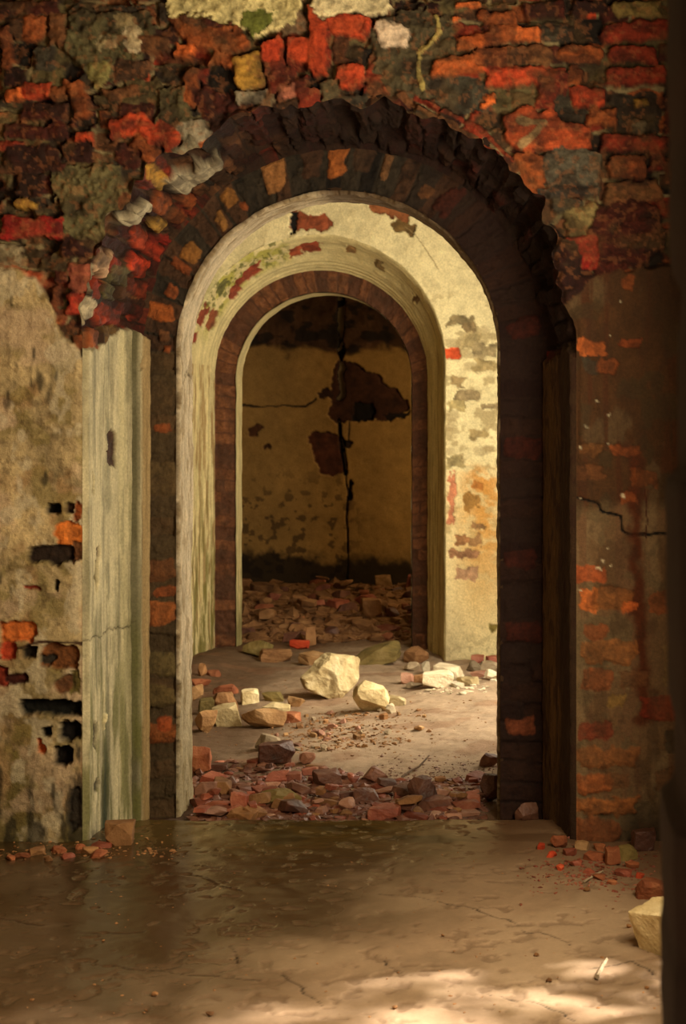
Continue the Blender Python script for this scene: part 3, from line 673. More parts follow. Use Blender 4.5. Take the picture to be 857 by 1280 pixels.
P, SS, TT, TH, w = strip(F_B, R_B, 300, 420, 56)
S = Surf(TT * w[None, :] * KB, SS * KB)
zz = P[..., 2]; left = TH > 90; arc = zz > F_B.zs
n1, n2 = fbm(S.U / 4, S.V / 60, 211, 4), fbm(S.U / 9, S.V / 12, 212, 4)
S.C = lin((206, 188, 134)) * (1 + .16 * n1 + .16 * n2)[..., None]
S.H = .008 + .002 * n1 + .003 * n2 - .016 * np.sin(np.clip((TT - .1) / .6, 0, 1) * math.pi)
for t0 in (.74, .84, .93):
    gsh = np.exp(-((TT - t0) / .013) ** 2); S.H -= .014 * gsh; S.tint(gsh * .6, (110, 96, 56))
S.tint(sstep(112, 60, TH) * .35, (190, 164, 104))
ms = arc * sstep(98, 112, TH) * sstep(172, 150, TH) * sstep(.72, .5, TT)
S.tint(ms * .85 * sstep(-.35, .3, fbm(S.U / 14, S.V / 12, 213, 5)), (166, 158, 62)); S.tint(ms * .8 * sstep(.15, .4, fbm(S.U / 10, S.V / 5, 214, 4)), (86, 88, 30))
S.tint(left * ~arc * .7 * sstep(.0, .4, fbm(S.U / 4, S.V / 50, 215, 4)), (130, 92, 44)); S.tint(left * ~arc * .85 * sstep(1.3, .2, zz + .3 * n1) * sstep(-.2, .3, fbm(S.U / 6, S.V / 40, 216, 4)), (104, 96, 34))
S.tint(sstep(80, 20, TH) * .5 * sstep(.0, .4, fbm(S.U / 4, S.V / 70, 217, 4)), (116, 84, 36))
def onB(th, t, ww, hh, col, hm):
    global cnt
    cnt += 1
    i = np.argmin(np.abs(TH[0] - th))
    feature(S, quadpts(t * w[i] * KB, SS[0, i] * KB, ww, hh, 0, cnt, jit=.22), col, hm, cnt, warp=3.5, wsc=8, soft=1.2, rnd_h=2)
for a in [(94, .36, 26, 26, (140, 62, 36), -10), (101, .42, 22, 20, (150, 72, 42), -8), (124, .45, 20, 26, (140, 60, 36), -10), (130, .5, 18, 24, (130, 58, 36), -10), (136, .56, 18, 16, (140, 64, 40), -8), (139, .6, 14, 12, (130, 60, 40), -6),
          (156, .16, 24, 30, (120, 54, 32), -10), (154, .5, 24, 26, (130, 70, 40), -10), (167, .12, 14, 16, (120, 50, 30), -8), (140, .2, 20, 18, (100, 96, 50), -5), (60, .4, 26, 12, (120, 96, 56), -6), (36, .45, 22, 10, (96, 70, 40), -6), (75, .3, 20, 10, (140, 104, 60), -4)]:
    onB(*a)
S.H *= edge_fade(TT, .03)
P = displace(P, S.H, -1)
structure(grid_mesh('splayed_reveal', P, S, None, M_WALL, wall_mid))

P, SS, TT, TH, w = strip(R_B, I_B, 260, 380, 22)
S = Surf(TT * w[None, :] * K, SS * K)
c, h, jm = masonry(S, S.U + 300, S.V, 221, 30, 900, pal=('brn', 'dbrn', 'brn', 'brn', 'dbrn'), depth=8, warp=2, mortar='dbrn', header=0, tiltmm=6)
S.C = c; S.H = h
S.tint(.3 + 0 * S.U, (112, 62, 32)); S.tint(.4 * sstep(0, .4, fbm(S.U / 20, S.V / 20, 222, 4)), (60, 40, 24))
S.H *= edge_fade(TT, .06)
P = displace(P, S.H, -1)
structure(grid_mesh('brick_rebate', P, S, None, M_WALL, wall_mid))

P, SS, TT, TH, w = strip(I_B, B_B, 260, 380, 16)
S = Surf(TT * w[None, :] * K, SS * K)
n2 = fbm(S.U / 12, S.V / 30, 231, 4)
S.C = lin((200, 182, 130)) * (1 + .25 * n2)[..., None]; S.H = .006 + .003 * n2
S.tint(sstep(.5, -.1, P[..., 2] + .2 * n2) * .7, (96, 90, 38))
P = displace(P, S.H, -1)
structure(grid_mesh('inner_reveal', P, S, None, M_WALL, wall_mid))
back_face(B_B, -4.0, 1.0, -.4, 3.2, 'rear_face', wall_mid)

# ================================================================ BACK WALL, CRACKED
DC = 14.0
u = np.arange(150, 660, 1.25); v = np.arange(240, 790, 1.25)
U, V = np.meshgrid(u, v)
S = Surf(U, V)
f1, f2, f3 = fbm(U / 50, V / 50, 301, 5), fbm(U / 12, V / 12, 302, 4), fbm(U / 5, V / 5, 303, 3)
S.C = lin((172, 132, 72)) * (1 + .14 * f1 + .12 * f2 + .08 * f3)[..., None]
S.H = .004 * f1 + .003 * f2
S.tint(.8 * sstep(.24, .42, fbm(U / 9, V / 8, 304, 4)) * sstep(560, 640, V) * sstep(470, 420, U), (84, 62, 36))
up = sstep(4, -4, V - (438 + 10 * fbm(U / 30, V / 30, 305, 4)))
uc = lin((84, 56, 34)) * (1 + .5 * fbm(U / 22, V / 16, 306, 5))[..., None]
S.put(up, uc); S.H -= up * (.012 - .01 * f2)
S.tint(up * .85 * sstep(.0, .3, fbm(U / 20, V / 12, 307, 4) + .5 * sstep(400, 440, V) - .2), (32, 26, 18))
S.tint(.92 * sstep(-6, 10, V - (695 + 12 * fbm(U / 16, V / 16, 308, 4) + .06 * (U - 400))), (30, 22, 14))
cnt = 3000
for pts, col, hm in (([(418, 452), (432, 454), (470, 478), (474, 490), (502, 504), (510, 518), (500, 524), (440, 526), (410, 528), (420, 515), (412, 490)], (70, 40, 24), -22),
                     ([(440, 504), (466, 504), (466, 526), (440, 526)], (24, 17, 12), -50), ([(394, 495), (410, 487), (416, 494), (398, 500)], (60, 36, 22), -14),
                     ([(386, 542), (400, 539), (426, 542), (432, 590), (420, 597), (402, 594), (396, 570), (388, 560)], (86, 46, 28), -20),
                     ([(308, 534), (320, 530), (330, 534), (326, 543), (312, 545)], (84, 50, 28), -14), ([(328, 556), (338, 555), (338, 562), (330, 563)], (84, 50, 28), -10),
                     ([(430, 550), (440, 552), (438, 560), (430, 560)], (40, 26, 16), -14), ([(434, 600), (439, 604), (438, 626), (432, 626)], (26, 18, 12), -30), ([(478, 517), (510, 516), (506, 524), (484, 525)], (30, 20, 14), -26)):
    cnt += 1
    feature(S, pts, col, hm, cnt, warp=3, wsc=9, soft=1.2, rnd_h=3)
line(S, [(424, 366), (425, 410), (426, 440), (426, 496)], 8, (18, 13, 9), -50, 31, warp=2.5, wsc=10)
line(S, [(424, 526), (428, 550), (432, 585), (435, 620), (434, 660), (435, 730)], 2.2, (24, 17, 11), -20, 32, warp=2)
line(S, [(424, 526), (428, 560), (431, 590)], 5, (24, 17, 11), -30, 33, warp=2)
line(S, [(437, 528), (436, 552)], 1.5, (40, 26, 16), -10, 33, warp=1)
line(S, [(296, 508), (340, 507), (380, 508), (394, 498)], 2.4, (40, 27, 16), -10, 34, warp=2)
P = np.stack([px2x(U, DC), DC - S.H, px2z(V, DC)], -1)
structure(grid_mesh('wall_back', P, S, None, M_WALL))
# ================================================================ FLOORS
def front_h(X, Y):
    return .006 * fbm(X * 1.6, Y * 1.6, 401, 4) + .0025 * fbm(X * 9, Y * 9, 402, 3)

def inner_h(X, Y):
    X = np.asarray(X, float); Y = np.asarray(Y, float)
    z = np.interp(Y, [5.5, 5.8, 6.6, 8, 10.5, 11.3, 12.2, 14.2], [-.07, -.035, -.05, -.09, -.13, -.115, -.05, .03])
    z = z + .018 * fbm(X * 1.3, Y * 1.1, 411, 4) + .007 * fbm(X * 6, Y * 6, 412, 3)
    z = z + .07 * np.exp(-((X + 2.0) / .22) ** 2 - ((Y - 10.1) / .7) ** 2)
    z = z + .05 * sstep(-1.0, -.2, X) * sstep(7.0, 8.2, Y) * sstep(9.8, 8.8, Y)
    return z

_gx = np.arange(-4.2, 1.3, .012); _gy = np.arange(3.0, 14.4, .012)
_GX, _GY = np.meshgrid(_gx, _gy)
_GZ = np.where(_GY < 5.74, front_h(_GX, _GY), inner_h(_GX, _GY))

def ground(X, Y):
    """height of whatever ground lies here"""
    i = min(max(int((Y - 3.0) / .012 + .5), 0), len(_gy) - 1); j = min(max(int((X + 4.2) / .012 + .5), 0), len(_gx) - 1)
    return float(_GZ[i, j])

xs = np.concatenate([np.arange(-2.5, -1.9, .03), np.arange(-1.9, .75, .0065), [.8, .9]])
ys = np.concatenate([np.arange(-1.2, 3.3, .05), np.arange(3.3, 5.78, .0065)])
X, Y = np.meshgrid(xs, ys)
S = Surf(X * 350, Y * 350)
S.H = front_h(X, Y)
f1, f2, f3 = fbm(X * 2.2, Y * 2.2, 421, 5), fbm(X * 9, Y * 5, 422, 4), fbm(X * 40, Y * 30, 423, 3)
S.C = lin((150, 124, 97)) * (1 + .14 * f1 + .14 * f2 + .08 * f3)[..., None]
wet = sstep(-.30, .40, -(X + .42) + (Y - 4.6) * .35 + .22 * f1 + .06 * f2)
S.A = .70 - .55 * wet + .05 * f2 + .05 * f1
S.tint(wet * .92, (58, 39, 19))  # wet concrete, spread wider and darkened to paint in the light falloff
S.tint(.6 * sstep(5.1, 5.5, Y + .15 * f1) * sstep(.15, -.5, X + .2 * f1), (92, 74, 34))
S.tint((1 - .85 * wet) * .5 * sstep(.15, .5, fbm(X * 3, Y * 2, 424, 4)), (176, 150, 120))
S.tint(.7 * sstep(5.25, 5.5, Y + .1 * f2) * sstep(.25, .5, fbm(X * 4, Y * 8, 425, 4)), (50, 40, 22))
S.tint(.7 * sstep(-.1, .5, X + (Y - 5.0) * .9 + .2 * f1 - .1), (104, 74, 50))
pit = sstep(.34, .46, fbm(X * 24, Y * 26, 426, 4) + .25 * sstep(.55, .2, np.abs(Y - 4.25 - .25 * X)) * 1.0 - .16)
S.H -= .004 * pit; S.tint(pit * .45, (104, 80, 58))
def crack(pts, w=1.4, seed=0):
    global S
    pp = [((px - VX) * (CAMZ * FPX / (py - VY)) / FPX * 350, CAMZ * FPX / (py - VY) * 350) for px, py in pts]
    line(S, pp, w, (40, 28, 18), -4, seed, warp=6, wsc=30)
for k, c_ in enumerate(([(210, 1090), (262, 1100), (300, 1116)], [(478, 1120), (520, 1122), (590, 1135), (650, 1155)], [(650, 1162), (690, 1172), (712, 1182)], [(140, 1206), (215, 1216), (330, 1224)], [(600, 1240), (680, 1256), (720, 1276)],
                     [(350, 1215), (372, 1238), (400, 1260)], [(100, 1166), (180, 1165)], [(0, 1150), (90, 1158)], [(480, 1200), (505, 1218)], [(740, 1212), (790, 1200), (812, 1215)], [(286, 1180), (300, 1200)])):
    crack(c_, 1.5, 430 + k)
edge = 5.745 + .012 * fbm(X * 7, X * 0, 441, 4)
S.H -= .09 * sstep(0, .012, Y - edge)
structure(grid_mesh('floor', np.stack([X, Y, S.H], -1), S, None, M_FLOOR))

xs = np.concatenate([np.arange(-4.0, -2.6, .05), np.arange(-2.6, .2, .0105), np.arange(.2, .95, .04)])
ys = np.concatenate([np.arange(5.70, 7.6, .011), np.arange(7.6, 11.2, .014), np.arange(11.2, 14.1, .022)])
X, Y = np.meshgrid(xs, ys)
S = Surf(X * 350, Y * 350)
S.H = inner_h(X, Y)
f1, f2, f3 = fbm(X * 2.2, Y * 1.6, 451, 5), fbm(X * 12, Y * 8, 452, 4), fbm(X * 45, Y * 40, 453, 3)
S.C = lin((158, 134, 108)) * (1 + .12 * f1 + .14 * f2 + .12 * f3)[..., None]
S.H += .004 * f2 + .0025 * f3
S.tint(.85 * sstep(-.85, -1.5, X + .25 * f1 + .12 * (Y - 8)), (80, 55, 32))  # left dirt colour darkened to paint in the weaker light there
S.tint(.5 * sstep(.2, .5, fbm(X * 5, Y * 5, 454, 4)), (128, 92, 66))
S.tint(.6 * sstep(6.5, 6.1, Y + .2 * f1), (70, 48, 34))  # dirt colour darkened under the rubble to paint shade into its gaps
S.tint(.7 * sstep(10.9, 11.2, Y), (96, 66, 42))
structure(grid_mesh('floor_inner', np.stack([X, Y, S.H], -1), S, None, M_DIRT))

# ================================================================ ROOM SHELL OUT OF SIGHT
def boxes(name, lst, mat=M_SHELL):
    bm = bmesh.new()
    for x0, x1, y0, y1, z0, z1 in lst:
        r = bmesh.ops.create_cube(bm, size=1.0)
        for v_ in r['verts']:
            v_.co = Vector(((x0 + x1) / 2 + v_.co.x * (x1 - x0), (y0 + y1) / 2 + v_.co.y * (y1 - y0), (z0 + z1) / 2 + v_.co.z * (z1 - z0)))
    me = bpy.data.meshes.new(name); bm.to_mesh(me); bm.free()
    me.materials.append(mat)
    o = bpy.data.objects.new(name, me); COL.objects.link(o)
    return structure(o)
boxes('wall_right', [(.72, .95, 1.6, 5.6, -.2, .35), (.72, .95, 1.6, 5.6, 2.6, 3.3), (.72, .95, 1.6, 2.0, .35, 2.6), (.72, .95, 4.42, 5.6, .35, 2.6), (.565, .95, 4.5, 5.4, -.2, 3.3),      # front room, with its window and a pier added to shade the front wall
                     (.6, .8, 6.2, 7.4, -.3, 3.2), (.6, .8, 7.4, 9.3, 2.45, 3.2), (.8, 3.0, 7.0, 9.8, 2.46, 2.6), (.6, .8, 9.3, 14.2, -.3, 3.2)])                                         # middle room, with its doorway and an overhang added to block sun; back room
boxes('wall_left', [(-2.5, -2.3, 1.6, 5.6, -.2, 3.3), (-4.2, -4.0, 5.6, 14.2, -.3, 3.2)])
boxes('ceiling', [(-2.5, .95, 1.6, 5.6, 3.2, 3.4), (-4.2, 1.2, 5.6, 14.2, 3.2, 3.4)])
boxes('wall_back_flank', [(-4.2, -3.4, 14.0, 14.2, -.3, 3.2), (.0, 1.2, 14.0, 14.2, -.3, 3.2), (-3.6, .1, 14.02, 14.2, 2.9, 3.3), (-3.6, .1, 14.06, 14.2, -.4, 3.3)])
boxes('wall_middle_flank', [(-4.0, -3.3, 10.52, 11.15, -.3, 3.2), (.3, 1.0, 10.52, 11.15, -.3, 3.2)])

# near jamb at the right edge of the view: broken brick, close to the lens
z = np.arange(-.05, 3.3, .012)
py = VY - (z - CAMZ) * FPX / 1.8
edge_px = np.interp(py, [-900, 0, 320, 345, 590, 606, 900, 930, 1015, 1030, 1280, 2200], [847, 847, 851, 864, 864, 845, 848, 856, 854, 837, 841, 843])
xl = (edge_px - VX) * 1.8 / FPX + .003 * fbm(z * 14, z * 0, 470, 4)
prof = [(1.0, 1.72), (.6, 1.72), (.4, 1.72), (.30, 1.72), ('l', .035, 1.72), ('l', .012, 1.73), ('l', 0, 1.76), ('l', 0, 1.85), ('l', .004, 1.98), ('l', .02, 2.02), (.5, 2.03), (1.0, 2.03)]
cols = []
for p in prof:
    if p[0] == 'l':
        cols.append(np.stack([xl + p[1], np.full_like(z, p[2]), z], -1))
    else:
        cols.append(np.stack([np.full_like(z, p[0]), np.full_like(z, p[1]), z], -1))
P = np.stack(cols, 1)
S = Surf(P[..., 0] * 350, P[..., 2] * 350)
S.C = lin((46, 26, 17)) * (1 + .3 * fbm(S.U / 30, S.V / 26, 471, 4))[..., None]
structure(grid_mesh('wall_near', P, S, None, M_WALL))
boxes('wall_near_flank', [(-2.5, -1.5, 1.72, 2.03, -.2, 3.3), (-1.5, .25, 1.72, 2.03, 2.45, 3.3)])

# ================================================================ STONES AND BRICK RUBBLE
def mat_stone(name, c1, c2, c3, scale=9.0, rough=.85, spec=.25, bump=.7):
    m = bpy.data.materials.new(name); m.use_nodes = True
    nt = m.node_tree; N = nt.nodes; Lk = nt.links; b = N['Principled BSDF']
    tc = N.new('ShaderNodeTexCoord'); oi = N.new('ShaderNodeObjectInfo')
    ad = N.new('ShaderNodeVectorMath'); ad.operation = 'ADD'
    sc_ = N.new('ShaderNodeVectorMath'); sc_.operation = 'SCALE'; sc_.inputs[0].default_value = (17, 31, 23); Lk.new(oi.outputs['Random'], sc_.inputs['Scale'])
    geo = N.new('ShaderNodeNewGeometry')
    Lk.new(geo.outputs['Position'], ad.inputs[0]); Lk.new(sc_.outputs[0], ad.inputs[1])
    n = N.new('ShaderNodeTexNoise'); n.inputs['Scale'].default_value = scale; n.inputs['Detail'].default_value = 7; n.inputs['Roughness'].default_value = .6
    Lk.new(ad.outputs[0], n.inputs['Vector'])
    r = N.new('ShaderNodeValToRGB'); e = r.color_ramp.elements
    e[0].position = .3; e[0].color = (*lin(c1), 1); e[1].position = .7; e[1].color = (*lin(c3), 1)
    k = e.new(.5); k.color = (*lin(c2), 1)
    Lk.new(n.outputs['Fac'], r.inputs[0])
    mr = N.new('ShaderNodeMapRange'); mr.inputs[3].default_value = .65; mr.inputs[4].default_value = 1.25; Lk.new(oi.outputs['Random'], mr.inputs[0])
    mu = N.new('ShaderNodeVectorMath'); mu.operation = 'SCALE'; Lk.new(r.outputs[0], mu.inputs[0]); Lk.new(mr.outputs[0], mu.inputs['Scale'])
    Lk.new(mu.outputs[0], b.inputs['Base Color'])
    b.inputs['Roughness'].default_value = rough; b.inputs['Specular IOR Level'].default_value = spec
    n2 = N.new('ShaderNodeTexNoise'); n2.inputs['Scale'].default_value = 70; n2.inputs['Detail'].default_value = 5; Lk.new(ad.outputs[0], n2.inputs['Vector'])
    bp = N.new('ShaderNodeBump'); bp.inputs['Strength'].default_value = bump; bp.inputs['Distance'].default_value = .006
    Lk.new(n2.outputs['Fac'], bp.inputs['Height']); Lk.new(bp.outputs[0], b.inputs['Normal'])
    return m
MS = dict(
    red=mat_stone('red_brick', (110, 56, 40), (146, 76, 54), (176, 112, 84), rough=.6, spec=.4),
    dark=mat_stone('sooty_brick', (70, 42, 32), (104, 64, 48), (140, 96, 74), rough=.55, spec=.45),
    orange=mat_stone('orange_brick', (104, 58, 36), (142, 80, 50), (172, 112, 74)),
    vivid=mat_stone('bright_red_brick', (150, 50, 28), (186, 66, 36), (200, 92, 56)),
    brown=mat_stone('brown_stone', (104, 70, 42), (140, 98, 60), (170, 126, 82)),
    tan=mat_stone('tan_stone', (124, 88, 54), (160, 120, 76), (186, 148, 104)),
    pale=mat_stone('pale_stone', (140, 116, 76), (190, 168, 122), (214, 196, 154), scale=10),
    white=mat_stone('white_plaster_lump', (176, 156, 122), (206, 190, 158), (222, 210, 184), scale=7),
    olive=mat_stone('olive_stone', (92, 80, 42), (128, 108, 60), (150, 128, 80)),
    grey=mat_stone('grey_stone', (116, 98, 76), (150, 130, 102), (178, 158, 128)),
    pink=mat_stone('dusty_pink_brick', (128, 86, 66), (160, 114, 90), (190, 146, 120), rough=.6, spec=.4))

_ico = {}
def ico(sub):
    if sub not in _ico:
        bm = bmesh.new(); bmesh.ops.create_icosphere(bm, subdivisions=sub, radius=1.0)
        vs = np.array([v_.co[:] for v_ in bm.verts]); fs = [[v_.index for v_ in f.verts] for f in bm.faces]
        bm.free(); _ico[sub] = (vs, fs)
    return _ico[sub]

def rock_mesh(seed, kind='stone', sub=3, noise=.03):
    """unit rock filling -0.5..0.5: a block split by random break planes, edges lightly worn"""
    rnd = np.random.RandomState(seed)
    bm = bmesh.new(); bmesh.ops.create_cube(bm, size=2.0)
    if kind == 'brick':
        pl = []
        for k in range(5):
            c_ = rnd.choice([-1, 1], 3) * rnd.uniform(.25, 1, 3); c_ /= np.linalg.norm(c_); pl.append((c_, rnd.uniform(1.0, 1.3)))
        for ax in range(3):
            for sg in (-1, 1):
                c_ = rnd.uniform(-.16, .16, 3); c_[ax] = sg; c_ /= np.linalg.norm(c_); pl.append((c_, rnd.uniform(.85, .98)))
    elif kind == 'slab':
        pl = []
        for k in range(8):
            a = k / 8 * 6.283 + rnd.uniform(-.35, .35); c_ = np.array((math.cos(a), math.sin(a), rnd.uniform(-.5, .8))); pl.append((c_ / np.linalg.norm(c_), rnd.uniform(.7, 1.0)))
        for k in range(3):
            c_ = np.array((rnd.uniform(-.4, .4), rnd.uniform(-.4, .4), 1)); pl.append((c_ / np.linalg.norm(c_), rnd.uniform(.6, .9)))
    else:
        pl = []
        for k in range(17):
            c_ = rnd.normal(size=3); c_ /= np.linalg.norm(c_); pl.append((c_, rnd.uniform(.68, 1.0)))
    if kind == 'boulder':
        pl = []
        for k in range(30):
            c_ = rnd.normal(size=3); c_ /= np.linalg.norm(c_); pl.append((c_, rnd.uniform(.76, 1.0)))
    for n_, d_ in pl:
        r = bmesh.ops.bisect_plane(bm, geom=bm.verts[:] + bm.edges[:] + bm.faces[:], plane_co=Vector(n_ * d_), plane_no=Vector(n_), clear_outer=True)
        ed = [g for g in r['geom_cut'] if isinstance(g, bmesh.types.BMEdge)]
        if ed:
            bmesh.ops.contextual_create(bm, geom=ed)
    bmesh.ops.remove_doubles(bm, verts=bm.verts[:], dist=.02)
    if sub >= 4:
        bmesh.ops.triangulate(bm, faces=bm.faces[:])
        for k in range(3 if sub == 4 else 4):
            bmesh.ops.subdivide_edges(bm, edges=bm.edges[:], cuts=1, use_grid_fill=True)
        bmesh.ops.smooth_vert(bm, verts=bm.verts[:], factor=.5, use_axis_x=True, use_axis_y=True, use_axis_z=True)
        co = np.array([v_.co[:] for v_ in bm.verts])
        q1 = fbm(co[:, 0] * 1.7 + co[:, 2], co[:, 1] * 1.7 - co[:, 2] * 1.3, seed, 5, .6)
        co = co * (1 + noise * 2.0 * q1)[:, None]
        if kind == 'boulder':
            dn = np.array((-.22, -.95, -.12)); ddt = (co / np.linalg.norm(co, axis=1)[:, None]) @ (dn / np.linalg.norm(dn))
            co = co * (1 - .22 * sstep(.80, .95, ddt + .05 * q1))[:, None]
            co = co * (1 + .05 * np.abs(fbm(co[:, 0] * 3.1 + co[:, 1], co[:, 2] * 3.1, seed + 4, 4)))[:, None]
    else:
        bmesh.ops.bevel(bm, geom=bm.edges[:], offset=.05, segments=1, profile=.5, affect='EDGES')
        co = np.array([v_.co[:] for v_ in bm.verts])
        co = co * (1 + noise * fbm(co[:, 0] * 3 + co[:, 2], co[:, 1] * 3 - co[:, 2], seed, 3))[:, None]
    mn = co.min(0); mx = co.max(0)
    co = (co - (mn + mx) / 2) / (mx - mn)
    for v_, c_ in zip(bm.verts, co):
        v_.co = c_
    bmesh.ops.recalc_face_normals(bm, faces=bm.faces[:])
    me = bpy.data.meshes.new(kind); bm.to_mesh(me); bm.free()
    return me

_rc = {}
def unit_mesh(seed, kind, sub, mkey):
    k = (seed, kind, sub, mkey)
    if k not in _rc:
        me = rock_mesh(seed, kind, sub); me.materials.append(MS[mkey]); _rc[k] = me
    return _rc[k]

def tag(o, label, cat, group=None, kind=None):
    o['label'] = label; o['category'] = cat
    if group: o['group'] = group
    if kind: o['kind'] = kind
    return o

def spot(px, py):
    """where the ground seen at this place of the photo lies"""
    y = 6.0
    for _ in range(30):
        zz_ = ground((px - VX) * y / FPX, y)
        y = .5 * y + .5 * (CAMZ - zz_) * FPX / (py - VY)
    return (px - VX) * y / FPX, y

def rock(name, label, cat, px, py, wpx, hpx, mkey, kind='stone', seed=1, dep=.8, rz=None, tilt=(0, 0), sink=.06, sub=4, lift=0.0, group=None):
    """px, py: middle of the foot of the stone in the photo; wpx, hpx: its size there"""
    x, y = spot(px, py)
    s_ = y / FPX
    w = wpx * s_; h = hpx * s_ * 1.04; dpt = w * dep
    rnd = random.Random(seed)
    me = unit_mesh(seed, kind, sub, mkey)
    o = bpy.data.objects.new(name, me); COL.objects.link(o)
    o.scale = (w, dpt, h)
    o.rotation_euler = (tilt[0], tilt[1], rnd.uniform(-.25, .25) if rz is None else rz)
    yc = y + dpt * .42
    o.location = (x * yc / y, yc, max(ground(x, y), ground(x, yc) - .01) + h * (.5 - sink) + lift)
    return tag(o, label, cat, group)

rock('boulder', 'large pale angular boulder in the middle of the far room floor', 'boulder', 412, 875, 74, 57, 'pale', 'boulder', 131, .75, .1, (0, .12), sub=5)
rock('stone_wedge', 'pale wedge shaped slab leaning right of the large boulder', 'stone', 462, 891, 54, 36, 'pale', 'stone', 33, .8, .6, (0, .35), sub=5)
rock('stone', 'small pale finger shaped stone right of the pale wedge slab', 'stone', 493, 883, 28, 13, 'pale', 'slab', 5, .6, -.2)
rock('stone', 'little cream stone at the right foot of the wedge slab', 'stone', 488, 892, 14, 12, 'white', 'stone', 6, .8)
rock('stone', 'squarish tan stone nearest the left jamb, front of its group', 'stone', 257, 916, 27, 27, 'tan', 'stone', 41, .9)
rock('stone', 'pale block between the tan stone and the long ochre slab', 'stone', 283, 909, 34, 27, 'pale', 'brick', 8, .8, .25, (0, -.12))
rock('stone', 'long ochre stone with a dark left end, left of the rubble strip', 'stone', 330, 911, 58, 25, 'tan', 'stone', 12, .55, .12)
rock('stone', 'pale flat stone lying behind the long ochre stone', 'stone', 344, 897, 38, 18, 'pale', 'slab', 13, .6, 0)
rock('brick_fragment', 'orange brick lump at the right end of the long ochre stone', 'brick', 362, 904, 26, 13, 'orange', 'brick', 14, .7)
rock('stone', 'olive block behind the squarish tan stone by the left jamb', 'stone', 258, 894, 20, 21, 'olive', 'brick', 15, .8)
rock('stone', 'brown block in the rear row behind the pale block', 'stone', 281, 892, 32, 26, 'brown', 'stone', 16, .8)
rock('stone', 'rust coloured flat stone on top of the rear row at left', 'stone', 282, 872, 32, 11, 'orange', 'slab', 17, .6, .2, lift=.02)
rock('stone', 'small pale cube shaped stone on bare floor at left centre', 'stone', 312, 880, 22, 18, 'pale', 'brick', 18, .8, .3)
rock('stone', 'dark olive flat stone left of the large boulder', 'stone', 341, 877, 28, 12, 'olive', 'slab', 19, .6)
rock('stone', 'small tan stone under the left edge of the large boulder', 'stone', 370, 884, 22, 13, 'tan', 'stone', 20, .8)
rock('stone', 'round ochre stone half hidden by the near left jamb', 'stone', 243, 877, 22, 20, 'tan', 'stone', 22, .8)
rock('brick_fragment', 'flat orange brick chip by the jamb below the upright stone', 'brick', 251, 858, 26, 9, 'orange', 'slab', 23, .7)
rock('stone', 'small upright brown stone left of the middle room', 'stone', 253, 846, 12, 17, 'brown', 'stone', 24, .8)
rock('brick_fragment', 'orange brown shard right of the small upright stone', 'brick', 267, 846, 20, 8, 'orange', 'slab', 25, .7)
rock('brick_fragment', 'dark red brick, largest in the middle of the near floor', 'brick', 344, 957, 46, 28, 'dark', 'brick', 26, .8, .3)
rock('stone', 'pale topped stone leaning behind the dark red brick', 'stone', 334, 938, 32, 19, 'grey', 'stone', 27, .8)
rock('brick_fragment', 'pinkish stone right of the dark red brick', 'brick', 384, 956, 22, 15, 'pink', 'stone', 28, .8)
rock('brick_fragment', 'peaked orange red brick against the near left jamb', 'brick', 246, 968, 34, 34, 'orange', 'stone', 29, .8)
rock('plaster_block', 'white plaster block in front, brown at its left end', 'plaster block', 546, 860, 40, 19, 'white', 'brick', 31, .8, .15)
rock('plaster_block', 'white plaster block right behind the front white block', 'plaster block', 560, 851, 36, 20, 'white', 'brick', 32, .7, -.2)
rock('brick_fragment', 'brown shaded lump at the left end of the front white block', 'brick', 528, 858, 22, 14, 'brown', 'brick', 34, .8)
rock('plaster_block', 'upright white lump left of the white plaster blocks', 'plaster block', 532, 842, 11, 15, 'white', 'stone', 35, .8)
rock('brick_fragment', 'pinkish brick lump left of the white plaster blocks', 'brick', 509, 855, 17, 13, 'pink', 'brick', 36, .8)
rock('stone', 'flat grey white chip under the pinkish lump', 'stone', 519, 860, 24, 7, 'grey', 'slab', 37, .7)
rock('stone', 'greyish rubble lump at the foot of the far right jamb', 'stone', 515, 839, 20, 11, 'grey', 'stone', 38, .8)
rock('stone', 'grey stone at the lit wall, left of its red brick', 'stone', 592, 840, 20, 14, 'grey', 'stone', 39, .8)
rock('stone', 'pale grey slab at the lit wall beneath the round red brick', 'stone', 609, 840, 26, 13, 'grey', 'slab', 40, .7)
rock('plaster_block', 'bright white chunk at the right end of the white group', 'plaster block', 614, 850, 18, 13, 'white', 'stone', 42, .8)
rock('stone', 'low cream shard right of the white plaster blocks', 'stone', 584, 857, 30, 10, 'pale', 'slab', 43, .7)
rock('stone', 'long pinkish stone before the grey stones at the lit wall', 'stone', 598, 847, 22, 9, 'pink', 'slab', 44, .6)
rock('brick_fragment', 'small round red brick against the lit wall', 'brick', 597, 829, 16, 10, 'red', 'brick', 45, .8)
rock('brick_fragment', 'dull red brick at the lit wall by the dark right jamb', 'brick', 617, 832, 20, 12, 'red', 'brick', 46, .7)
rock('stone', 'low white crumb pile in front of the white blocks', 'stone', 572, 860, 16, 7, 'white', 'slab', 47, .7)
rock('stone', 'brown stone at the right foot of the far archway', 'stone', 520, 829, 32, 20, 'brown', 'stone', 48, .8)
rock('stone', 'long olive slab lying across the far archway', 'stone', 472, 831, 60, 24, 'olive', 'slab', 49, .6, .1, (0, -.2))
rock('stone', 'flat ochre slab left of the long olive slab', 'stone', 396, 832, 46, 16, 'tan', 'slab', 50, .6, -.1, (0, .12))
rock('stone', 'olive capped stone at the left foot of the far archway', 'stone', 322, 822, 36, 22, 'olive', 'stone', 51, .8)
rock('brick_fragment', 'brown block right of the olive capped stone', 'brick', 344, 828, 40, 16, 'brown', 'brick', 52, .7)
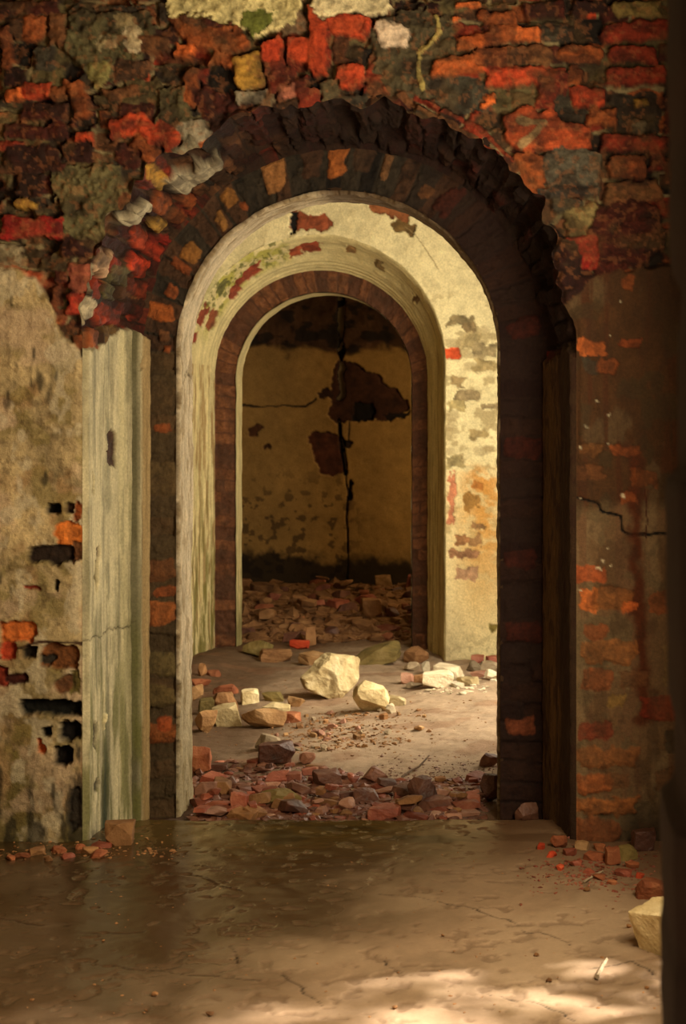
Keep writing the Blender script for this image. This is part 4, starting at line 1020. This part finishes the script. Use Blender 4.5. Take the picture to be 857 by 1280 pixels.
rock('brick_fragment', 'bright red brick in the far archway rubble', 'brick', 375, 811, 26, 11, 'vivid', 'brick', 53, .6, -.15)
rock('stone', 'upright stone just right of the bright red brick', 'stone', 388, 808, 14, 26, 'brown', 'brick', 54, .8)
rock('brick_fragment', 'big dark brown block in the rubble of the back room', 'brick', 465, 777, 26, 24, 'brown', 'brick', 55, .8, .2, lift=.03)
rock('stone', 'tan block against the foot of the cracked wall', 'stone', 479, 734, 22, 15, 'tan', 'brick', 56, .8, .1)
rock('stone', 'dark rounded stone standing on the threshold rubble', 'stone', 527, 1008, 36, 36, 'dark', 'stone', 57, .9)
rock('brick_fragment', 'dark flat slab lying right below the dark rounded stone', 'brick', 545, 1016, 48, 17, 'dark', 'slab', 58, .7, .15)
rock('brick_fragment', 'rust red brick at the very edge of the concrete floor', 'brick', 480, 1026, 42, 16, 'red', 'brick', 59, .6, .05)
rock('brick_fragment', 'dark angular brick with a pale end in the rubble middle', 'brick', 408, 984, 34, 19, 'dark', 'brick', 60, .8, .4)
rock('brick_fragment', 'dark faceted brick left of the dark rounded stone', 'brick', 468, 982, 34, 22, 'dark', 'stone', 61, .8)
rock('stone', 'grey topped dark slab at the centre of the threshold rubble', 'stone', 352, 1009, 52, 20, 'olive', 'stone', 62, .7)
rock('brick_fragment', 'red brick standing in the threshold rubble under the pale jamb', 'brick', 300, 1016, 24, 24, 'red', 'brick', 63, .8)
rock('brick_fragment', 'dark brick chunk at the foot of the dark right jamb', 'brick', 612, 1003, 26, 34, 'dark', 'stone', 64, .8)
rock('brick_fragment', 'dark peaked shard at the right edge of the sunlit dirt', 'brick', 612, 958, 24, 14, 'dark', 'slab', 65, .7, 0, (.3, .2))
rock('brick_fragment', 'red brown brick at the foot of the pale plaster column', 'brick', 149, 1057, 38, 28, 'brown', 'brick', 66, .7, .1)
rock('stone', 'pale slab of stone on edge at the lower right edge', 'stone', 831, 1194, 66, 60, 'pale', 'brick', 67, .9, -.85, (.25, 0), sub=5)
rock('brick_fragment', 'dusty orange red brick behind the slab at the lower right', 'brick', 816, 1126, 44, 24, 'orange', 'slab', 68, .8)
rock('stone', 'pale greenish stone in the rubble under the right wall', 'stone', 782, 1076, 30, 18, 'olive', 'slab', 69, .7)
rock('brick_fragment', 'orange brick beside the greenish stone under the right wall', 'brick', 766, 1082, 20, 22, 'orange', 'brick', 70, .8)
rock('brick_fragment', 'flat orange tile like brick under the right wall', 'brick', 742, 1076, 28, 10, 'orange', 'slab', 71, .7)
rock('brick_fragment', 'small buff brick under the lowest brick of the right wall', 'brick', 727, 1063, 18, 11, 'tan', 'brick', 72, .7)
rock('brick_fragment', 'orange brick lump at the foot of the right splayed reveal', 'brick', 698, 1060, 22, 16, 'orange', 'stone', 73, .8)
rock('brick_fragment', 'dark brick at the far right under the wall', 'brick', 804, 1064, 30, 26, 'dark', 'brick', 74, .8)
rock('brick_fragment', 'dark maroon brick fallen at the foot of the right rebate', 'brick', 658, 1030, 30, 26, 'dark', 'stone', 75, .8)
rock('brick_fragment', 'rusty brick chunk at the foot of the left brick rebate', 'brick', 192, 1012, 24, 12, 'orange', 'slab', 76, .8)

# --- rubble pieces dropped on a growing pile
class Pile:
    def __init__(s, x0, x1, y0, y1, c_=.01):
        s.x0, s.y0, s.c = x0, y0, c_
        xs_ = np.arange(x0, x1, c_); ys_ = np.arange(y0, y1, c_)
        X_, Y_ = np.meshgrid(xs_, ys_); s.Z = inner_h(X_, Y_)
    def drop(s, x, y, rx, ry, h):
        i0 = int((y - ry - s.y0) / s.c); i1 = int((y + ry - s.y0) / s.c) + 1; j0 = int((x - rx - s.x0) / s.c); j1 = int((x + rx - s.x0) / s.c) + 1
        i0, j0 = max(i0, 0), max(j0, 0)
        a = s.Z[i0:i1, j0:j1]
        if a.size == 0:
            return ground(x, y)
        b = float(np.percentile(a, 62))
        np.maximum(a, b + h * .72, out=a)
        return b

rnd = random.Random(77)
pool = {}
for mk in ('red', 'dark', 'brown', 'pink', 'orange', 'grey', 'tan'):
    pool[mk] = [unit_mesh(200 + k * 7 + len(mk), kd, 3, mk) for k, kd in enumerate(('brick', 'slab', 'stone', 'slab', 'brick'))]

def scatter(n, pile, pick, size, mats, name, label, cat, group, flat=.45):
    for _ in range(n):
        x, y = pick()
        w = size(); d_ = w * rnd.uniform(.5, .9); h = w * rnd.uniform(flat * .6, flat * 1.5)
        mk = rnd.choice(mats)
        me = rnd.choice(pool[mk])
        b = pile.drop(x, y, w * .36, d_ * .36, h)
        o = bpy.data.objects.new(name, me); COL.objects.link(o)
        o.scale = (w, d_, h)
        o.rotation_euler = (rnd.uniform(-.18, .18), rnd.uniform(-.18, .18), rnd.uniform(0, 6.28))
        o.location = (x, y, b + h * .44)
        tag(o, label, cat, group)

pile = Pile(-1.6, .3, 5.7, 7.9)
def pick_thr():
    while True:
        px = rnd.uniform(238, 640); py = 945 + 82 * rnd.random() ** .75
        lim = np.interp(px, [238, 300, 420, 520, 640], [955, 958, 968, 985, 975])
        if py > lim - 6:
            x, y = spot(px, py)
            if x < I_A.xr - .06 or y > 6.3:
                return x, max(y, 5.80)
scatter(185, pile, pick_thr, lambda: .035 + .085 * rnd.random() ** 1.8, ['red', 'red', 'dark', 'dark', 'brown', 'pink', 'red'], 'brick_fragment',
        'small broken brick piece in the rubble across the near threshold', 'brick', 'brick rubble on the near threshold', .32)
def pick_strip():
    px = rnd.gauss(425, 45); py = rnd.uniform(890, 938) - (px - 425) * .05
    return spot(min(max(px, 340), 540), py)
scatter(60, pile, lambda: pick_strip(), lambda: .02 + .035 * rnd.random() ** 2, ['brown', 'pink', 'grey', 'tan'], 'stone_chip',
        'little stone chip on the dirt floor below the large boulder', 'stone chip', 'stone chips below the large boulder', .5)

pile2 = Pile(-2.6, -.4, 10.9, 14.2, .015)
def pick_back():
    while True:
        px = rnd.uniform(302, 530); py = 728 + 95 * rnd.random()
        x, y = spot(px, py)
        if 11.3 < y < 13.9:
            return x, y
scatter(80, pile2, pick_back, lambda: .10 + .12 * rnd.random() ** 1.5, ['brown', 'red', 'brown', 'orange', 'dark', 'brown'], 'brick_fragment',
        'broken brick in the dim rubble heap beyond the far archway', 'brick', 'brick rubble in the back room', .42)

# --- crumbs nobody could count
def crumbs(name, label, cat, pts, mkey, smin, smax, seed):
    r_ = np.random.RandomState(seed)
    vs, fs = ico(1)
    V_ = []; F_ = []
    for (x, y, z_) in pts:
        s_ = smin + (smax - smin) * r_.rand() ** 2
        k = vs * (1 + .35 * r_.normal(size=(len(vs), 1))) * np.array([s_, s_ * r_.uniform(.5, 1), s_ * r_.uniform(.2, .6)])
        a = r_.uniform(0, 6.28); c_, q_ = math.cos(a), math.sin(a)
        k = np.stack([k[:, 0] * c_ - k[:, 1] * q_ + x, k[:, 0] * q_ + k[:, 1] * c_ + y, k[:, 2] + z_ + s_ * .12], 1)
        b = len(V_) * len(vs); V_.append(k); F_ += [[i + b for i in f] for f in fs]
    me = bpy.data.meshes.new(name); me.from_pydata(np.concatenate(V_).tolist(), [], F_); me.update(); me.materials.append(MS[mkey])
    o = bpy.data.objects.new(name, me); COL.objects.link(o)
    return tag(o, label, cat, None, 'stuff')

def on_ground(f, n):
    out = []
    while len(out) < n:
        x, y = f(); out.append((x, y, ground(x, y)))
    return out
crumbs('brick_gravel', 'crushed red brick gravel strewn over the near threshold', 'gravel', on_ground(pick_thr, 2200), 'dark', .006, .03, 1)
crumbs('brick_dust_chips', 'reddish chips on the sunlit dirt by the right jamb', 'gravel', on_ground(lambda: spot(rnd.uniform(470, 624), rnd.triangular(940, 990, 975)), 500), 'pink', .003, .010, 2)
crumbs('stone_gravel', 'fine grey brown gravel on the dirt below the boulder', 'gravel', on_ground(pick_strip, 700), 'brown', .004, .014, 3)
crumbs('dirt_crumbs', 'dark crumbs scattered over the middle room dirt', 'gravel', on_ground(lambda: spot(rnd.uniform(244, 622), rnd.uniform(850, 960)), 350), 'brown', .003, .009, 4)
crumbs('plaster_crumbs', 'white plaster crumbs around the white blocks', 'gravel', on_ground(lambda: spot(rnd.gauss(565, 32), rnd.uniform(845, 868)), 160), 'white', .006, .022, 5)
crumbs('rubble_fines', 'brown brick gravel over the back room rubble', 'gravel', on_ground(pick_back, 2600), 'brown', .02, .075, 6)
crumbs('red_brick_litter', 'red brick chips strewn on concrete below the right wall', 'gravel', on_ground(lambda: spot(rnd.triangular(640, 830, 760), rnd.gauss(1088, 16)), 380), 'red', .003, .010, 7)
crumbs('grit', 'dark grit scattered over the concrete floor in front', 'gravel', on_ground(lambda: spot(rnd.uniform(20, 830), rnd.uniform(1060, 1275)), 170), 'brown', .002, .006, 8)
crumbs('wall_foot_debris', 'orange brown crumbs along the foot of the left wall', 'gravel', on_ground(lambda: spot(rnd.uniform(0, 225), rnd.gauss(1066, 4) - max(0, rnd.uniform(0, 225) - 130) * .3), 130), 'brown', .003, .010, 9)

# --- countable chips by the left and right walls, and grit stones on the floor
for k, (px, py, w_, h_) in enumerate([(28, 1073, 20, 6), (46, 1069, 26, 8), (74, 1066, 20, 7), (85, 1073, 18, 6), (14, 1075, 16, 5), (112, 1068, 22, 8), (124, 1072, 26, 7), (128, 1060, 26, 6), (100, 1062, 14, 6), (60, 1076, 14, 5)]):
    rock('brick_chip', 'thin rust coloured brick chip at the foot of the left wall', 'brick chip', px, py, w_, h_, ('orange', 'brown', 'orange', 'red')[k % 4], 'slab', 80 + k % 4, .7, k * 1.3, group='brick chips along the left wall', sub=3)
for k, (px, py, w_, h_) in enumerate([(712, 1070, 18, 9), (690, 1072, 14, 7), (750, 1064, 20, 8), (720, 1082, 16, 6), (700, 1088, 14, 6), (748, 1100, 20, 6), (780, 1096, 24, 7), (800, 1098, 16, 6), (765, 1106, 14, 5), (735, 1092, 14, 5), (676, 1062, 14, 7), (790, 1086, 18, 8)]):
    rock('brick_chip', 'small reddish brick chip lying below the right wall', 'brick chip', px, py, w_, h_, ('red', 'vivid', 'orange')[k % 3], 'slab', 84 + k % 4, .7, k * 1.1, group='brick chips below the right wall', sub=3)
for px, py, w_, lab in ((686, 1228, 8, 'dark pebble alone on the sunny concrete at the lower right'), (670, 1196, 7, 'pale pebble on the concrete above the dark pebble'), (493, 1262, 7, 'little pebble near the bottom edge of the sunlit patch'), (193, 1246, 9, 'brown pebble on the wet concrete at lower left'), (786, 1160, 7, 'red brick crumb before the slab at lower right'), (733, 1115, 9, 'grey pebble on the concrete below the red litter'), (262, 1290 - 20, 9, 'pebble at the bottom of the wet concrete')):
    rock('pebble', lab, 'pebble', px, py, w_, w_ * .6, 'brown', 'stone', int(px) % 9 + 90, .8, sub=3)

# --- twig on the dirt
def twig(name, label, pts, r0, r1, parent=None, mat=None):
    V_ = []; F_ = []; n = 7
    for i, p in enumerate(pts):
        t = (Vector(pts[min(i + 1, len(pts) - 1)]) - Vector(pts[max(i - 1, 0)])).normalized()
        a = t.orthogonal().normalized(); b = t.cross(a); r = r0 + (r1 - r0) * i / (len(pts) - 1)
        for k in range(n):
            w_ = k / n * 6.2832
            V_.append(Vector(p) + (a * math.cos(w_) + b * math.sin(w_)) * r)
        if i:
            F_ += [((i - 1) * n + k, (i - 1) * n + (k + 1) % n, i * n + (k + 1) % n, i * n + k) for k in range(n)]
    F_ += [tuple(range(n))[::-1], tuple((len(pts) - 1) * n + k for k in range(n))]
    me = bpy.data.meshes.new(name); me.from_pydata([tuple(v_) for v_ in V_], [], F_); me.update(); me.materials.append(mat or M_TWIG)
    o = bpy.data.objects.new(name, me); COL.objects.link(o)
    if label: tag(o, label, 'twig')
    if parent: o.parent = parent
    return o
M_PALE_TWIG = mat_plain('bleached_twig', (150, 130, 104), (186, 166, 136), 40)
M_TWIG = mat_plain('dry_twig', (70, 52, 38), (110, 84, 60), 40)
pts = []
for px, py, l in ((499, 980, .004), (503, 970, .012), (514, 963, .014), (524, 957, .012), (530, 953, .02), (536, 949, .03)):
    x, y = spot(px, py + 4); pts.append((x, y, ground(x, y) + l))
twig('twig', 'thin grey twig lying on the dirt behind the dark rounded stone', pts, .0055, .003)
pts = []
for px, py in ((730, 1104), (742, 1097), (753, 1091)):
    x, y = spot(px, py); pts.append((x, y, ground(x, y) + .006))
twig('twig', 'pale straight twig among the red chips below the right wall', pts, .004, .003, None, M_PALE_TWIG)
pts = []
for px, py in ((746, 1224), (752, 1212), (758, 1202)):
    x, y = spot(px, py); pts.append((x, y, ground(x, y) + .006))
twig('twig', 'short pale stick flat on the sunny concrete at lower right', pts, .006, .004, None, M_PALE_TWIG)

# --- leafy shrub outside the front window: its gaps let the dappled sun in
r_ = np.random.RandomState(5)
V_ = []; F_ = []
for k in range(1500):
    c_ = np.array([r_.uniform(1.15, 1.6), r_.uniform(2.7, 4.9), r_.uniform(.6, 2.1) if k < 640 else r_.uniform(1.9, 3.3)])  # upper leaves added denser to block sun and trim the floor patch
    a = r_.normal(size=3); a /= np.linalg.norm(a); b = np.cross(a, r_.normal(size=3)); b /= np.linalg.norm(b)
    l = r_.uniform(.06, .12); w_ = l * .42; n_ = np.cross(a, b)
    i = len(V_)
    V_ += [c_ - a * l, c_ + b * w_ + n_ * .01, c_ + a * l, c_ - b * w_ + n_ * .01]
    F_.append((i, i + 1, i + 2, i + 3))
me = bpy.data.meshes.new('leaves'); me.from_pydata([tuple(v_) for v_ in V_], [], F_); me.update()
M_LEAF = mat_plain('green_leaf', (50, 80, 30), (90, 120, 50), 8); me.materials.append(M_LEAF)
sh = bpy.data.objects.new('shrub', None); COL.objects.link(sh); sh.location = (1.35, 2.8, 0)
tag(sh, 'leafy green shrub growing outside the front window', 'shrub')
lv = bpy.data.objects.new('leaves', me); COL.objects.link(lv); lv.parent = sh; lv.matrix_parent_inverse = sh.matrix_world.inverted(); lv['kind'] = 'stuff'
lv.location = (-1.35, -2.8, 0)
for k in range(5):
    twig('stem', None, [(0, (k - 2) * .12, 0), (r_.uniform(-.1, .1), (k - 2) * .3, 1.0), (r_.uniform(-.15, .15), (k - 2) * .5, 2.4)], .018, .006, sh)
